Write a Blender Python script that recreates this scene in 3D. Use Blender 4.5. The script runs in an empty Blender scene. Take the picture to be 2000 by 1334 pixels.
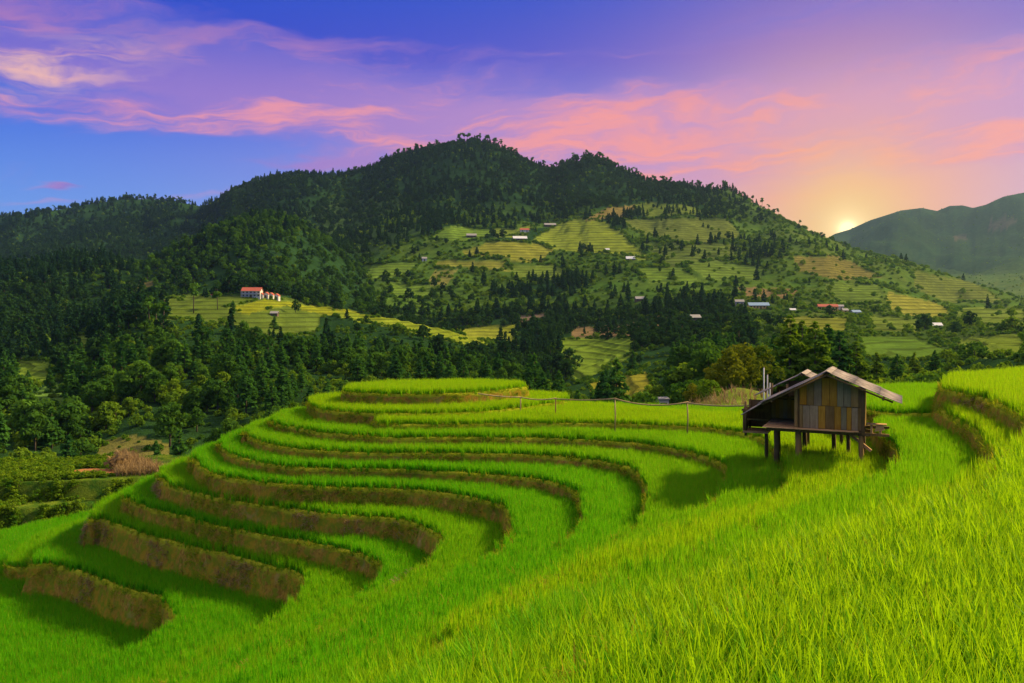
import bpy, bmesh, math, random
import numpy as np
from mathutils import Vector, Matrix, geometry

S = bpy.context.scene
COL = S.collection
R = math.radians
rnd = random.Random(7)
rng = np.random.default_rng(11)

# ------------------------------------------------------------------ camera
F, CX, HY = 1600.0, 1000.0, 610.0          # focal length and horizon row of the 2000 px wide photograph
cam_d = bpy.data.cameras.new('camera')
cam = bpy.data.objects.new('camera', cam_d)
COL.objects.link(cam)
cam_d.sensor_width = 36.0
cam_d.lens = 36.0 * F / 2000.0
cam_d.shift_y = -(667.0 - HY) / 2000.0
cam_d.clip_start = 0.1
cam_d.clip_end = 20000.0
cam.location = (0, 0, 0)
cam.rotation_euler = (R(90), 0, 0)
S.camera = cam
S.render.resolution_x, S.render.resolution_y = 1024, 683

# ------------------------------------------------------------------ sky, sun, exposure
SUN_AZ, SUN_EL = R(70.0), R(35.0)           # the lamp
DISC_AZ, DISC_EL = math.atan(655 / F), math.atan((HY - 448) / math.hypot(F, 655))
S.view_settings.view_transform = 'Standard'
S.view_settings.look = 'None'
S.view_settings.exposure = 0.82
S.view_settings.gamma = 1.0
S.render.engine = 'CYCLES'
cy = S.cycles
cy.use_denoising = True
try:
    cy.denoiser = 'OPENIMAGEDENOISE'
except Exception:
    pass
cy.max_bounces = 6
cy.diffuse_bounces = 3
cy.glossy_bounces = 2
cy.transmission_bounces = 4
cy.transparent_max_bounces = 8
cy.volume_bounces = 0
cy.caustics_reflective = False
cy.caustics_refractive = False
cy.sample_clamp_indirect = 6.0


def lin(r, g, b):
    def f(c):
        c /= 255.0
        return c / 12.92 if c <= 0.04045 else ((c + 0.055) / 1.055) ** 2.4
    return (f(r), f(g), f(b), 1.0)


class NT:
    """small helper that writes shader node trees as expressions"""
    def __init__(self, tree):
        self.t = tree
        tree.nodes.clear()

    def n(self, kind, **kw):
        nd = self.t.nodes.new(kind)
        for k, v in kw.items():
            setattr(nd, k, v)
        return nd

    def put(self, sock, v):
        if isinstance(v, bpy.types.NodeSocket):
            self.t.links.new(v, sock)
        elif v is not None:
            if sock.type == 'RGBA' and len(v) == 3:
                v = (*v, 1.0)
            sock.default_value = v

    def m(self, op, a, b=None, c=None, clamp=False):
        nd = self.n('ShaderNodeMath', operation=op, use_clamp=clamp)
        self.put(nd.inputs[0], a)
        if b is not None:
            self.put(nd.inputs[1], b)
        if c is not None:
            self.put(nd.inputs[2], c)
        return nd.outputs[0]

    def mix(self, f, a, b, blend='MIX'):
        nd = self.n('ShaderNodeMix', data_type='RGBA', blend_type=blend)
        self.put(nd.inputs['Factor'], f)
        self.put(nd.inputs[6], a)
        self.put(nd.inputs[7], b)
        return nd.outputs[2]

    def ramp(self, f, stops, interp='LINEAR'):
        nd = self.n('ShaderNodeValToRGB')
        cr = nd.color_ramp
        cr.interpolation = interp
        while len(cr.elements) < len(stops):
            cr.elements.new(0.5)
        for e, (p, c) in zip(cr.elements, stops):
            e.position = p
            e.color = c if len(c) == 4 else (*c, 1)
        self.put(nd.inputs[0], f)
        return nd.outputs[0]

    def smooth(self, v, lo, hi):
        nd = self.n('ShaderNodeMapRange', interpolation_type='SMOOTHSTEP')
        self.put(nd.inputs[0], v)
        nd.inputs[1].default_value, nd.inputs[2].default_value = lo, hi
        return nd.outputs[0]

    def noise(self, vec, scale, detail=4.0, rough=0.55, dist=0.0):
        nd = self.n('ShaderNodeTexNoise')
        if vec is not None:
            self.put(nd.inputs['Vector'], vec)
        nd.inputs['Scale'].default_value = scale
        nd.inputs['Detail'].default_value = detail
        nd.inputs['Roughness'].default_value = rough
        nd.inputs['Distortion'].default_value = dist
        return nd.outputs['Fac']

    def comb(self, x, y, z=0.0):
        nd = self.n('ShaderNodeCombineXYZ')
        for i, v in enumerate((x, y, z)):
            self.put(nd.inputs[i], v)
        return nd.outputs[0]


W = bpy.data.worlds.new('World')
S.world = W
W.use_nodes = True
T = NT(W.node_tree)
tc = T.n('ShaderNodeTexCoord')
sep = T.n('ShaderNodeSeparateXYZ')
T.put(sep.inputs[0], tc.outputs['Generated'])
dx, dy, dz = sep.outputs
az = T.m('ARCTAN2', dx, dy)                                   # 0 straight ahead, + to the right
el = T.m('ARCSINE', T.m('MINIMUM', T.m('MAXIMUM', dz, -1.0), 1.0))
sun_v = (math.sin(DISC_AZ) * math.cos(DISC_EL), math.cos(DISC_AZ) * math.cos(DISC_EL), math.sin(DISC_EL))
dt = T.n('ShaderNodeVectorMath', operation='DOT_PRODUCT')
T.put(dt.inputs[0], tc.outputs['Generated'])
dt.inputs[1].default_value = sun_v
ang = T.m('ARCCOSINE', T.m('MINIMUM', dt.outputs['Value'], 0.9999999))   # radians from the setting sun


def lobe(width):
    return T.m('POWER', 2.71828, T.m('MULTIPLY', T.m('POWER', T.m('DIVIDE', ang, width), 2.0), -1.0))


# clear air: blue, paler and greener to the horizon, deep at the top of the view, whitened overhead to lift the ambient light
el01 = T.m('DIVIDE', T.m('MAXIMUM', el, 0.0), R(90), clamp=True)
clear = T.ramp(el01, [(0.0, lin(128, 176, 236)), (0.075, lin(92, 152, 238)), (0.13, lin(48, 112, 226)), (0.19, lin(0, 60, 200)),
                      (0.26, lin(20, 74, 196)), (0.42, lin(150, 170, 226)), (1.0, lin(215, 215, 235))])
warm_w = T.m('MULTIPLY', lobe(R(34)), T.ramp(el01, [(0.0, (1, 1, 1)), (0.11, (.85, .85, .85)), (0.18, (.3, .3, .3)), (0.24, (.05, .05, .05)), (0.4, (0, 0, 0))]))
air = T.mix(T.m('MULTIPLY', warm_w, 0.80), clear, lin(216, 160, 196))
air = T.mix(T.m('MULTIPLY', lobe(R(12.0)), 0.75), air, lin(252, 168, 132))

# clouds: a broad thin veil, torn into streaks by noise in azimuth / elevation
u = T.m('MULTIPLY', az, 57.2958 / 10.0)
v = T.m('MULTIPLY', el, 57.2958 / 10.0)
warp = T.noise(T.comb(T.m('MULTIPLY', u, 0.8), T.m('MULTIPLY', v, 2.2), 3.1), 1.0, 4.0, 0.6)
vw = T.m('ADD', v, T.m('MULTIPLY', T.m('SUBTRACT', warp, 0.5), 0.5))
st = T.noise(T.comb(T.m('MULTIPLY', u, 0.46), T.m('SUBTRACT', T.m('MULTIPLY', vw, 3.8), T.m('MULTIPLY', u, 0.30)), 1.7), 1.0, 7.0, 0.58, 0.35)
fine = T.noise(T.comb(T.m('MULTIPLY', u, 1.7), T.m('SUBTRACT', T.m('MULTIPLY', vw, 9.0), T.m('MULTIPLY', u, 0.9)), 8.3), 1.0, 6.0, 0.6, 0.4)


def deg(px, py):
    return math.degrees(math.atan((px - CX) / F)) / 10.0, math.degrees(math.atan((HY - py) / math.hypot(F, px - CX))) / 10.0


def patch(px, py, wx, wy, tilt=0.0):
    """soft elliptical thickening of the veil; widths in photograph pixels"""
    cu, cv = deg(px, py)
    a = T.m('SUBTRACT', u, cu)
    b = T.m('SUBTRACT', T.m('SUBTRACT', vw, cv), T.m('MULTIPLY', a, tilt))
    k = 57.2958 / F / 10.0
    q = T.m('ADD', T.m('POWER', T.m('ABSOLUTE', T.m('DIVIDE', a, wx * k)), 2.0), T.m('POWER', T.m('ABSOLUTE', T.m('DIVIDE', b, wy * k)), 2.0))
    return T.m('POWER', 2.71828, T.m('MULTIPLY', q, -1.0))


def addall(*xs):
    r = xs[0]
    for x in xs[1:]:
        r = T.m('ADD', r, x)
    return r


veil = addall(T.m('MULTIPLY', patch(60, 90, 330, 110, -0.1), 0.75), T.m('MULTIPLY', patch(560, 165, 520, 80, -0.15), 0.85),
              T.m('MULTIPLY', patch(1250, 235, 760, 75, 0.0), 0.9), T.m('MULTIPLY', patch(1750, 250, 560, 110, 0.05), 0.55),
              T.m('MULTIPLY', patch(1500, 40, 620, 40, 0.10), 0.55), T.m('MULTIPLY', patch(640, 322, 150, 13, 0.10), 0.9),
              T.m('MULTIPLY', patch(118, 348, 34, 6, 0.0), 0.9), T.m('MULTIPLY', patch(1480, 345, 600, 40, 0.05), 0.45))
gap = addall(T.m('MULTIPLY', patch(860, 12, 420, 48, -0.03), 1.5), T.m('MULTIPLY', patch(1560, 112, 320, 20, 0.06), 0.8))
outside = T.m('MULTIPLY', T.smooth(el, R(21), R(36)), 0.95)  # bright cloud sheet above the view, added to lift the ambient light
dens = T.m('SUBTRACT', addall(veil, outside, T.m('MULTIPLY', T.m('SUBTRACT', st, 0.5), 2.1), T.m('MULTIPLY', T.m('SUBTRACT', fine, 0.5), 0.35)), gap)
cov = T.m('MULTIPLY', T.smooth(dens, 0.12, 0.92), 0.92)
hi_ = T.smooth(el, R(24), R(40))
cl_hi = T.mix(hi_, T.mix(lobe(R(30)), lin(242, 152, 164), lin(254, 154, 138)), lin(255, 244, 236))
cl_lo = T.mix(hi_, T.mix(lobe(R(34)), lin(138, 112, 206), lin(208, 148, 190)), lin(248, 232, 228))
cl = T.mix(T.smooth(T.m('ADD', T.m('MULTIPLY', st, 0.65), T.m('MULTIPLY', fine, 0.35)), 0.455, 0.61), cl_lo, cl_hi)
cl = T.mix(T.m('MULTIPLY', patch(75, 130, 170, 40, 0.25), T.smooth(fine, 0.35, 0.6)), cl, lin(255, 196, 170))
cl = T.mix(T.m('MULTIPLY', T.smooth(el, R(13), R(19)), T.m('SUBTRACT', 1.0, T.smooth(el, R(24), R(38)))), cl, T.mix(0.72, cl, lin(44, 82, 204)))
sky = T.mix(cov, air, cl)
# glow of the low sun
sky = T.mix(T.m('MULTIPLY', lobe(R(7.0)), 0.7), sky, lin(255, 176, 104))
sky = T.mix(T.m('MULTIPLY', lobe(R(3.6)), 0.8), sky, lin(252, 214, 122))
glow = T.m('ADD', T.m('MULTIPLY', lobe(R(1.2)), 0.35), T.m('ADD', T.m('MULTIPLY', lobe(R(0.50)), 0.9), T.m('MULTIPLY', lobe(R(0.24)), 5.0)))
sky = T.mix(1.0, sky, T.mix(glow, (0, 0, 0, 1), (1.0, 0.86, 0.5, 1)), 'ADD')
# below the horizon: dull green land
sky = T.mix(T.smooth(el, R(-2.0), R(-0.2)), lin(40, 56, 40), sky)
bg = T.n('ShaderNodeBackground')
T.put(bg.inputs['Color'], sky)
bg.inputs['Strength'].default_value = 0.59
wo = T.n('ShaderNodeOutputWorld')
T.put(wo.inputs['Surface'], bg.outputs[0])
W.cycles.sampling_method = 'MANUAL'
W.cycles.sample_map_resolution = 1024

sd = bpy.data.lights.new('sun', 'SUN')
sd.energy = 5.0
sd.angle = R(4.0)
sd.color = (1.0, 0.76, 0.36)
sun = bpy.data.objects.new('sun', sd)
COL.objects.link(sun)
to_sun = Vector((math.sin(SUN_AZ) * math.cos(SUN_EL), math.cos(SUN_AZ) * math.cos(SUN_EL), math.sin(SUN_EL)))
sun.rotation_euler = to_sun.to_track_quat('Z', 'Y').to_euler()
sun.location = (60, 100, 60)

# ------------------------------------------------------------------ helpers


def tag(o, label=None, cat=None, group=None, kind=None):
    if label:
        o['label'] = label
    if cat:
        o['category'] = cat
    if group:
        o['group'] = group
    if kind:
        o['kind'] = kind
    return o


def at(px, py, z):
    """point of the level z seen at pixel (px, py)"""
    Y = z * F / (HY - py)
    return ((px - CX) / F * Y, Y)


def hash2(ix, iy, seed):
    ix = ix.astype(np.int64).astype(np.uint64)
    iy = iy.astype(np.int64).astype(np.uint64)
    M = np.uint64(0xffffffff)
    h = (ix * np.uint64(374761393) + iy * np.uint64(668265263) + np.uint64(seed * 144269 + 12345)) & M
    h = ((h ^ (h >> np.uint64(13))) * np.uint64(1274126177)) & M
    h = ((h ^ (h >> np.uint64(15))) * np.uint64(2246822519)) & M
    h = h ^ (h >> np.uint64(16))
    return h.astype(np.float64) / 4294967295.0


def vnoise(x, y, seed=0):
    x = np.asarray(x, float)
    y = np.asarray(y, float)
    ix, iy = np.floor(x), np.floor(y)
    fx, fy = x - ix, y - iy
    fx = fx * fx * (3 - 2 * fx)
    fy = fy * fy * (3 - 2 * fy)
    a = hash2(ix, iy, seed)
    b = hash2(ix + 1, iy, seed)
    c = hash2(ix, iy + 1, seed)
    d = hash2(ix + 1, iy + 1, seed)
    return (a * (1 - fx) + b * fx) * (1 - fy) + (c * (1 - fx) + d * fx) * fy


def fbm(x, y, octs=4, seed=0, gain=0.5):
    s, a, t = 0.0, 1.0, 0.0
    for k in range(octs):
        s = s + a * (vnoise(x * 2 ** k, y * 2 ** k, seed + k * 17) * 2 - 1)
        t += a
        a *= gain
    return s / t


def new_mat(name):
    m = bpy.data.materials.new(name)
    m.use_nodes = True
    return m, NT(m.node_tree)


def surface(t, bsdf_out):
    o = t.n('ShaderNodeOutputMaterial')
    t.put(o.inputs['Surface'], bsdf_out)
    return o


def diffuse(t, color, normal=None):
    b = t.n('ShaderNodeBsdfDiffuse')
    t.put(b.inputs['Color'], color)
    b.inputs['Roughness'].default_value = 0.6
    if normal is not None:
        t.put(b.inputs['Normal'], normal)
    return b.outputs[0]


def principled(t, color, rough=0.8, normal=None, spec=0.3, metal=0.0):
    b = t.n('ShaderNodeBsdfPrincipled')
    t.put(b.inputs['Base Color'], color)
    t.put(b.inputs['Roughness'], rough)
    b.inputs['Specular IOR Level'].default_value = spec
    b.inputs['Metallic'].default_value = metal
    if normal is not None:
        t.put(b.inputs['Normal'], normal)
    return b.outputs[0]


def bump(t, h, strength=0.5, dist=0.02):
    b = t.n('ShaderNodeBump')
    b.inputs['Strength'].default_value = strength
    b.inputs['Distance'].default_value = dist
    t.put(b.inputs['Height'], h)
    return b.outputs[0]


def leafy(t, color, tcolor, share=0.45, rough=0.5, spec=0.25):
    """a thin leaf: reflects one colour, lets another through"""
    a = principled(t, color, rough, spec=spec) if spec else diffuse(t, color)
    b = t.n('ShaderNodeBsdfTranslucent')
    t.put(b.inputs['Color'], tcolor)
    mx = t.n('ShaderNodeMixShader')
    mx.inputs[0].default_value = share
    t.put(mx.inputs[1], a)
    t.put(mx.inputs[2], b.outputs[0])
    return mx.outputs[0]


def mesh_np(name, V, faces, mats=(), smooth=False, midx=None, attrs=None):
    me = bpy.data.meshes.new(name)
    V = np.asarray(V, float)
    if isinstance(faces, np.ndarray):
        k = faces.shape[1]
        nf = len(faces)
        me.vertices.add(len(V))
        me.vertices.foreach_set('co', V.ravel())
        me.loops.add(nf * k)
        me.loops.foreach_set('vertex_index', faces.ravel().astype(np.int32))
        me.polygons.add(nf)
        me.polygons.foreach_set('loop_start', np.arange(0, nf * k, k, dtype=np.int32))
        try:
            me.polygons.foreach_set('loop_total', np.full(nf, k, dtype=np.int32))
        except Exception:
            pass
    else:
        me.from_pydata([tuple(p) for p in V], [], faces)
    if midx is not None:
        me.polygons.foreach_set('material_index', np.asarray(midx, dtype=np.int32))
    for m in mats:
        me.materials.append(m)
    for k, (typ, dom, data) in (attrs or {}).items():
        a = me.attributes.new(k, typ, dom)
        a.data.foreach_set({'FLOAT': 'value', 'FLOAT_VECTOR': 'vector', 'INT': 'value', 'FLOAT_COLOR': 'color'}[typ], np.asarray(data).ravel())
    if smooth:
        me.polygons.foreach_set('use_smooth', np.ones(len(me.polygons), dtype=bool))
    me.update(calc_edges=True)
    me.validate()
    return me


def link(name, me, parent=None):
    o = bpy.data.objects.new(name, me)
    COL.objects.link(o)
    if parent is not None:
        o.parent = parent
    return o


def empty(name, loc=(0, 0, 0), rz=0.0):
    o = bpy.data.objects.new(name, None)
    COL.objects.link(o)
    o.location = loc
    o.rotation_euler = (0, 0, rz)
    o.empty_display_size = 0.3
    return o


class MB:
    """collects boxes, bars, prisms and tubes for one mesh"""
    def __init__(self):
        self.v, self.f = [], []

    def poly(self, pts, faces):
        b = len(self.v)
        self.v += [tuple(p) for p in pts]
        self.f += [tuple(b + i for i in f) for f in faces]
        return self

    def box(self, x0, x1, y0, y1, z0, z1):
        return self.poly([(x0, y0, z0), (x1, y0, z0), (x1, y1, z0), (x0, y1, z0), (x0, y0, z1), (x1, y0, z1), (x1, y1, z1), (x0, y1, z1)],
                         [(3, 2, 1, 0), (4, 5, 6, 7), (0, 1, 5, 4), (1, 2, 6, 5), (2, 3, 7, 6), (3, 0, 4, 7)])

    def hexa(self, a, b):
        """a, b: two quads of four points joined into a solid"""
        return self.poly(list(a) + list(b), [(3, 2, 1, 0), (4, 5, 6, 7), (0, 1, 5, 4), (1, 2, 6, 5), (2, 3, 7, 6), (3, 0, 4, 7)])

    def tube(self, pts, radii, n=6, cap=True):
        pts = [Vector(p) for p in pts]
        if not hasattr(radii, '__len__'):
            radii = [radii] * len(pts)
        rings = []
        for i, p in enumerate(pts):
            d = (pts[min(i + 1, len(pts) - 1)] - pts[max(i - 1, 0)]).normalized()
            a = d.orthogonal().normalized() if i == 0 else (a - d * a.dot(d)).normalized()
            b = d.cross(a)
            rings.append([p + (a * math.cos(2 * math.pi * k / n) + b * math.sin(2 * math.pi * k / n)) * radii[i] for k in range(n)])
        vs = [q for r in rings for q in r]
        fs = []
        for i in range(len(pts) - 1):
            for k in range(n):
                k2 = (k + 1) % n
                fs.append((i * n + k, i * n + k2, (i + 1) * n + k2, (i + 1) * n + k))
        if cap:
            fs.append(tuple(range(n - 1, -1, -1)))
            fs.append(tuple((len(pts) - 1) * n + k for k in range(n)))
        return self.poly(vs, fs)

    def mesh(self, name, mat, smooth=False, bevel=0.0):
        me = bpy.data.meshes.new(name)
        me.from_pydata(self.v, [], self.f)
        if bevel:
            bm = bmesh.new()
            bm.from_mesh(me)
            bmesh.ops.bevel(bm, geom=bm.edges[:], offset=bevel, segments=1, affect='EDGES', clamp_overlap=True)
            bm.to_mesh(me)
            bm.free()
        me.materials.append(mat)
        if smooth:
            for p in me.polygons:
                p.use_smooth = True
        me.update()
        return me

    def build(self, name, mat, parent=None, smooth=False, bevel=0.0):
        return link(name, self.mesh(name, mat, smooth, bevel), parent)


def source(name, objs):
    """a collection that is not part of the scene, holding the plants that a field repeats"""
    c = bpy.data.collections.new(name)
    for o in objs:
        c.objects.link(o)
    return c


def scatter(name, pts, rot, scl, idx, coll, label, cat):
    """one object for a crop or a wood too dense to count: points that carry plants"""
    pts = np.asarray(pts, float)
    n = len(pts)
    me = bpy.data.meshes.new(name)
    me.vertices.add(n)
    me.vertices.foreach_set('co', pts.ravel())
    for k, typ, data in (('rot', 'FLOAT_VECTOR', rot), ('scl', 'FLOAT_VECTOR', scl), ('idx', 'INT', idx)):
        a = me.attributes.new(k, typ, 'POINT')
        a.data.foreach_set('value' if typ == 'INT' else 'vector', np.asarray(data).astype(np.int32 if typ == 'INT' else np.float32).ravel())
    o = link(name, me)
    ng = bpy.data.node_groups.new(name + '_nodes', 'GeometryNodeTree')
    ng.interface.new_socket('Geometry', in_out='INPUT', socket_type='NodeSocketGeometry')
    ng.interface.new_socket('Geometry', in_out='OUTPUT', socket_type='NodeSocketGeometry')
    gi, go = ng.nodes.new('NodeGroupInput'), ng.nodes.new('NodeGroupOutput')
    ci = ng.nodes.new('GeometryNodeCollectionInfo')
    ci.inputs['Collection'].default_value = coll
    ci.inputs['Separate Children'].default_value = True
    ci.inputs['Reset Children'].default_value = True
    ip = ng.nodes.new('GeometryNodeInstanceOnPoints')
    ip.inputs['Pick Instance'].default_value = True
    L = ng.links.new

    def na(k, typ):
        nd = ng.nodes.new('GeometryNodeInputNamedAttribute')
        nd.data_type = typ
        nd.inputs['Name'].default_value = k
        return nd.outputs['Attribute']
    L(gi.outputs[0], ip.inputs['Points'])
    L(ci.outputs[0], ip.inputs['Instance'])
    L(na('idx', 'INT'), ip.inputs['Instance Index'])
    er = ng.nodes.new('FunctionNodeEulerToRotation')
    L(na('rot', 'FLOAT_VECTOR'), er.inputs[0])
    L(er.outputs[0], ip.inputs['Rotation'])
    L(na('scl', 'FLOAT_VECTOR'), ip.inputs['Scale'])
    L(ip.outputs[0], go.inputs[0])
    md = o.modifiers.new('plants', 'NODES')
    md.node_group = ng
    return tag(o, label, cat, kind='stuff')

# ------------------------------------------------------------------ materials of the ground


def mat_bank():
    m, t = new_mat('bank_earth')
    g = t.n('ShaderNodeNewGeometry')
    pos = g.outputs['Position']
    at_ = t.n('ShaderNodeAttribute', attribute_name='edge')
    mp = t.n('ShaderNodeMapping')
    mp.inputs['Scale'].default_value = (1, 1, 0.55)
    t.put(mp.inputs[0], pos)
    n1 = t.noise(mp.outputs[0], 1.3, 6, 0.65)
    n2 = t.noise(mp.outputs[0], 9.0, 6, 0.7)
    n3 = t.noise(pos, 3.1, 4, 0.6)
    c = t.mix(t.smooth(n2, 0.32, 0.68), (0.17, 0.098, 0.016, 1), (0.42, 0.265, 0.05, 1))
    c = t.mix(t.smooth(n1, 0.40, 0.60), c, (0.34, 0.235, 0.02, 1))
    c = t.mix(t.m('MULTIPLY', t.smooth(n3, 0.42, 0.60), 0.85), c, (0.17, 0.23, 0.014, 1))
    c = t.mix(t.m('MULTIPLY', t.smooth(t.noise(pos, 0.9, 3, 0.5), 0.63, 0.72), 0.4), c, (0.36, 0.27, 0.11, 1))
    c = t.mix(t.smooth(t.m('ADD', at_.outputs['Fac'], t.m('MULTIPLY', t.m('SUBTRACT', n3, 0.5), 0.9)), 0.55, 0.9), c, (0.34, 0.36, 0.02, 1))
    nrm = bump(t, t.m('ADD', n2, t.m('MULTIPLY', n3, 0.7)), 0.9, 0.06)
    surface(t, diffuse(t, c, nrm))
    return m


def mat_mud():
    m, t = new_mat('paddy_soil')
    g = t.n('ShaderNodeNewGeometry')
    n = t.noise(g.outputs['Position'], 4.0, 5, 0.6)
    c = t.mix(n, (0.03, 0.045, 0.01, 1), (0.06, 0.085, 0.016, 1))
    surface(t, diffuse(t, c, bump(t, n, 0.6, 0.03)))
    return m


M_BANK, M_MUD = mat_bank(), mat_mud()
M_WEEDY, t = new_mat('weedy_ground')
g = t.n('ShaderNodeNewGeometry')
n1 = t.noise(g.outputs['Position'], 0.8, 5, 0.65)
n2 = t.noise(g.outputs['Position'], 6.0, 5, 0.7)
c = t.mix(t.smooth(n1, 0.35, 0.65), (0.035, 0.10, 0.012, 1), (0.13, 0.19, 0.018, 1))
c = t.mix(t.m('MULTIPLY', t.smooth(n2, 0.55, 0.75), 0.5), c, (0.24, 0.19, 0.05, 1))
surface(t, diffuse(t, c, bump(t, t.m('ADD', n1, n2), 1.0, 0.15)))

# ------------------------------------------------------------------ rice terraces
# each terrace is the level ground above one bank: a closed outline at one height, nested in the one below it.
# near = the return of the outline along the photographer's slope (x, y in metres)


def px(z, pts):
    return [at(a, b, z) for a, b in pts]


EXT = (-14.3, -20.5)
SHUT = [(-36, -36), (62, -36)]


def ring(z, lip, near, back):
    pts = px(z, lip) + near
    e = (near[-1][0] + EXT[0], near[-1][1] + EXT[1])
    return pts + [e] + SHUT + back


def hillback(k):
    """hidden far side of the outlines, right to left behind the hill"""
    d = k * 1.3
    return [(62, 50 + d), (25, 49 + d), (12, 49.5 + d), (3, 52 + d), (-3, 53.5 + d), (-9 - .4 * d, 52.5 + d * .8)]


TER = {}
TER['12'] = (-13.85, ring(-13.85, [(-90, 1140), (-60, 1160)], [(-30, 26), (-30, 20)], hillback(9) + [(-24, 60), (-32, 50), (-36, 40)]))
TER['11'] = (-12.25, ring(-12.25, [(62, 1106), (68, 1106), (78, 1105), (94, 1104), (145, 1115), (200, 1137), (254, 1158), (308, 1173), (323, 1191), (341, 1216), (319, 1238), (287, 1264)],
                          [(-14.8, 27.4)], hillback(8) + [(-19.6, 55.5), (-23.7, 49.5), (-24.3, 45)]))
TER['l'] = (-13.0, px(-13.0, [(14, 1108), (20, 1112), (45, 1112), (80, 1111), (110, 1108)]) + [(-20.5, 40), (-19.8, 56.4), (-25.4, 51.5), (-27, 47.5)])
TER['10'] = (-10.75, ring(-10.75, [(178, 1021), (184, 1019), (196, 1018), (236, 1028), (283, 1048), (316, 1057), (363, 1070), (454, 1091), (526, 1110), (573, 1120), (599, 1137), (602, 1148), (588, 1169), (548, 1206)],
                          [(-10.7, 23.8)], hillback(7) + [(-18.5, 54.5), (-22.4, 49), (-22.6, 45)]))
TER['9'] = (-9.8, ring(-9.8, [(249, 980), (253, 979), (261, 984), (308, 1001), (381, 1021), (454, 1039), (544, 1055), (617, 1066), (700, 1086), (728, 1099), (747, 1115), (742, 1132), (720, 1157)],
                       [(-8.8, 21.7)], hillback(6) + [(-17, 53.5), (-20.6, 49), (-20.9, 45)]))
TER['8'] = (-8.8, ring(-8.8, [(313, 940), (316, 939), (322, 945), (363, 962), (435, 979), (544, 997), (630, 1007), (700, 1012), (752, 1015), (805, 1025), (840, 1041), (859, 1060), (859, 1078), (840, 1100)],
                       [(-7.0, 19.4)], hillback(5) + [(-15.5, 52.6), (-18.8, 49), (-19.2, 45)]))
TER['7'] = (-7.9, ring(-7.9, [(377, 905), (380, 903), (400, 924), (450, 938), (560, 951), (700, 957), (805, 960), (875, 968), (945, 982), (980, 992), (994, 1008), (1003, 1029), (997, 1050), (983, 1073)],
                       [(-5.6, 17.5)], hillback(4) + [(-14, 51.9), (-17, 49), (-17.5, 45)]))
TER['6'] = (-7.3, ring(-7.3, [(428, 874), (431, 873), (445, 888), (490, 903), (560, 915), (647, 919), (770, 921), (875, 926), (980, 933), (1050, 941), (1102, 954), (1127, 968), (1136, 990), (1136, 1022), (1118, 1052)],
                       [(-4.3, 16.1)], hillback(3) + [(-13, 51.6), (-15.9, 49.2), (-16.3, 46.2)]))
TER['5'] = (-6.7, ring(-6.7, [(477, 852), (480, 851), (500, 864), (560, 878), (647, 885), (735, 888), (840, 889), (945, 891), (1050, 893), (1120, 899), (1172, 906), (1225, 919), (1249, 931), (1262, 955), (1263, 985), (1243, 1033)],
                       [(-3.2, 14.8)], hillback(2) + [(-12, 51.4), (-14.6, 49.2), (-14.9, 46)]))
TER['4'] = (-6.15, ring(-6.15, [(530, 828), (533, 827), (545, 834), (595, 843), (630, 849), (693, 854), (770, 858), (910, 858), (1050, 859), (1099, 862), (1190, 867), (1260, 873), (1330, 885), (1380, 898), (1412, 915), (1420, 935), (1415, 955), (1398, 978)],
                        [(-2.4, 13.6)], hillback(1) + [(-11, 51.2), (-13.3, 49.2), (-13.6, 47)]))
TER['3'] = (-5.7, ring(-5.7, [(735, 830), (742, 832), (850, 833), (1000, 831), (1150, 831), (1300, 836), (1400, 842), (1470, 855), (1510, 880), (1530, 915), (1535, 945), (1525, 975)],
                       [(3.8, 20.3), (-0.5, 15.5), (-1.8, 12.6)], [(62, 51), (25, 48.8), (15.8, 46.6), (12.5, 43.8), (8.4, 45.5), (3, 50), (-1, 50.5), (-5, 49), (-7.4, 46)]))
TER['2b'] = (-4.7, ring(-4.7, [(1700, 828), (1705, 835), (1723, 852), (1747, 875), (1762, 893), (1758, 915), (1720, 942)],
                        [(4.1, 16.5), (0.0, 12.1), (-0.9, 10.4)], [(62, 49.5), (25, 47), (15.9, 44.8), (14.9, 39)]))
TER['2c'] = (-4.3, px(-4.3, [(1715, 811), (1760, 813), (1820, 814), (1880, 815)]) + [(22, 33), (40, 33), (40, 45.6), (25, 45.4), (17.6, 43.6), (15.6, 38)])
TER['m'] = (-3.95, [(18.4, 34.2), (17.4, 33.4), (16.3, 30.5), (15.4, 27.6), (14.4, 25.0), (13.2, 22.6), (12.5, 20.9), (12.9, 20.0), (15, 20.5), (19, 27), (23, 34)])
TER['0'] = (-3.2, ring(-3.2, [(1836, 762), (1860, 769), (1903, 778), (1930, 786), (1953, 796), (1989, 815), (2022, 842)],
                       [(13.0, 20.4), (10.7, 17.8), (8.2, 14.8), (2.4, 9.5), (0.0, 7.07)], [(62, 44), (40, 43), (27, 42), (20.5, 38)]))
TER['f'] = (-2.55, [(30, 23), (18, 22.3), (12.6, 18.4), (10.3, 16.2), (6.3, 10.9), (3.5, 8.3), (1.2, 6.2), (-0.3, 4.9), (-0.3 + EXT[0], 4.9 + EXT[1])] + SHUT + [(62, 23.4)])
TER['2'] = (-5.35, px(-5.35, [(603, 789), (601, 791), (611, 797), (632, 804), (681, 809), (762, 812), (843, 812), (935, 808), (1005, 801), (1059, 794), (1086, 791), (1105, 786)]) +
            [(3.4, 50.2), (2.2, 51.6), (-2, 52.6), (-7, 52.2), (-10.6, 50.4), (-12, 48.6)])
TER['1'] = (-4.55, px(-4.55, [(677, 765), (670, 768), (684, 770), (703, 771), (762, 773), (824, 773.5), (870, 773), (935, 769), (978, 765), (1021, 760), (1029, 758)]) +
            [(0.5, 50.3), (-1.5, 51), (-5, 51), (-8.4, 49.6), (-9.6, 47.8)])
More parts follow.
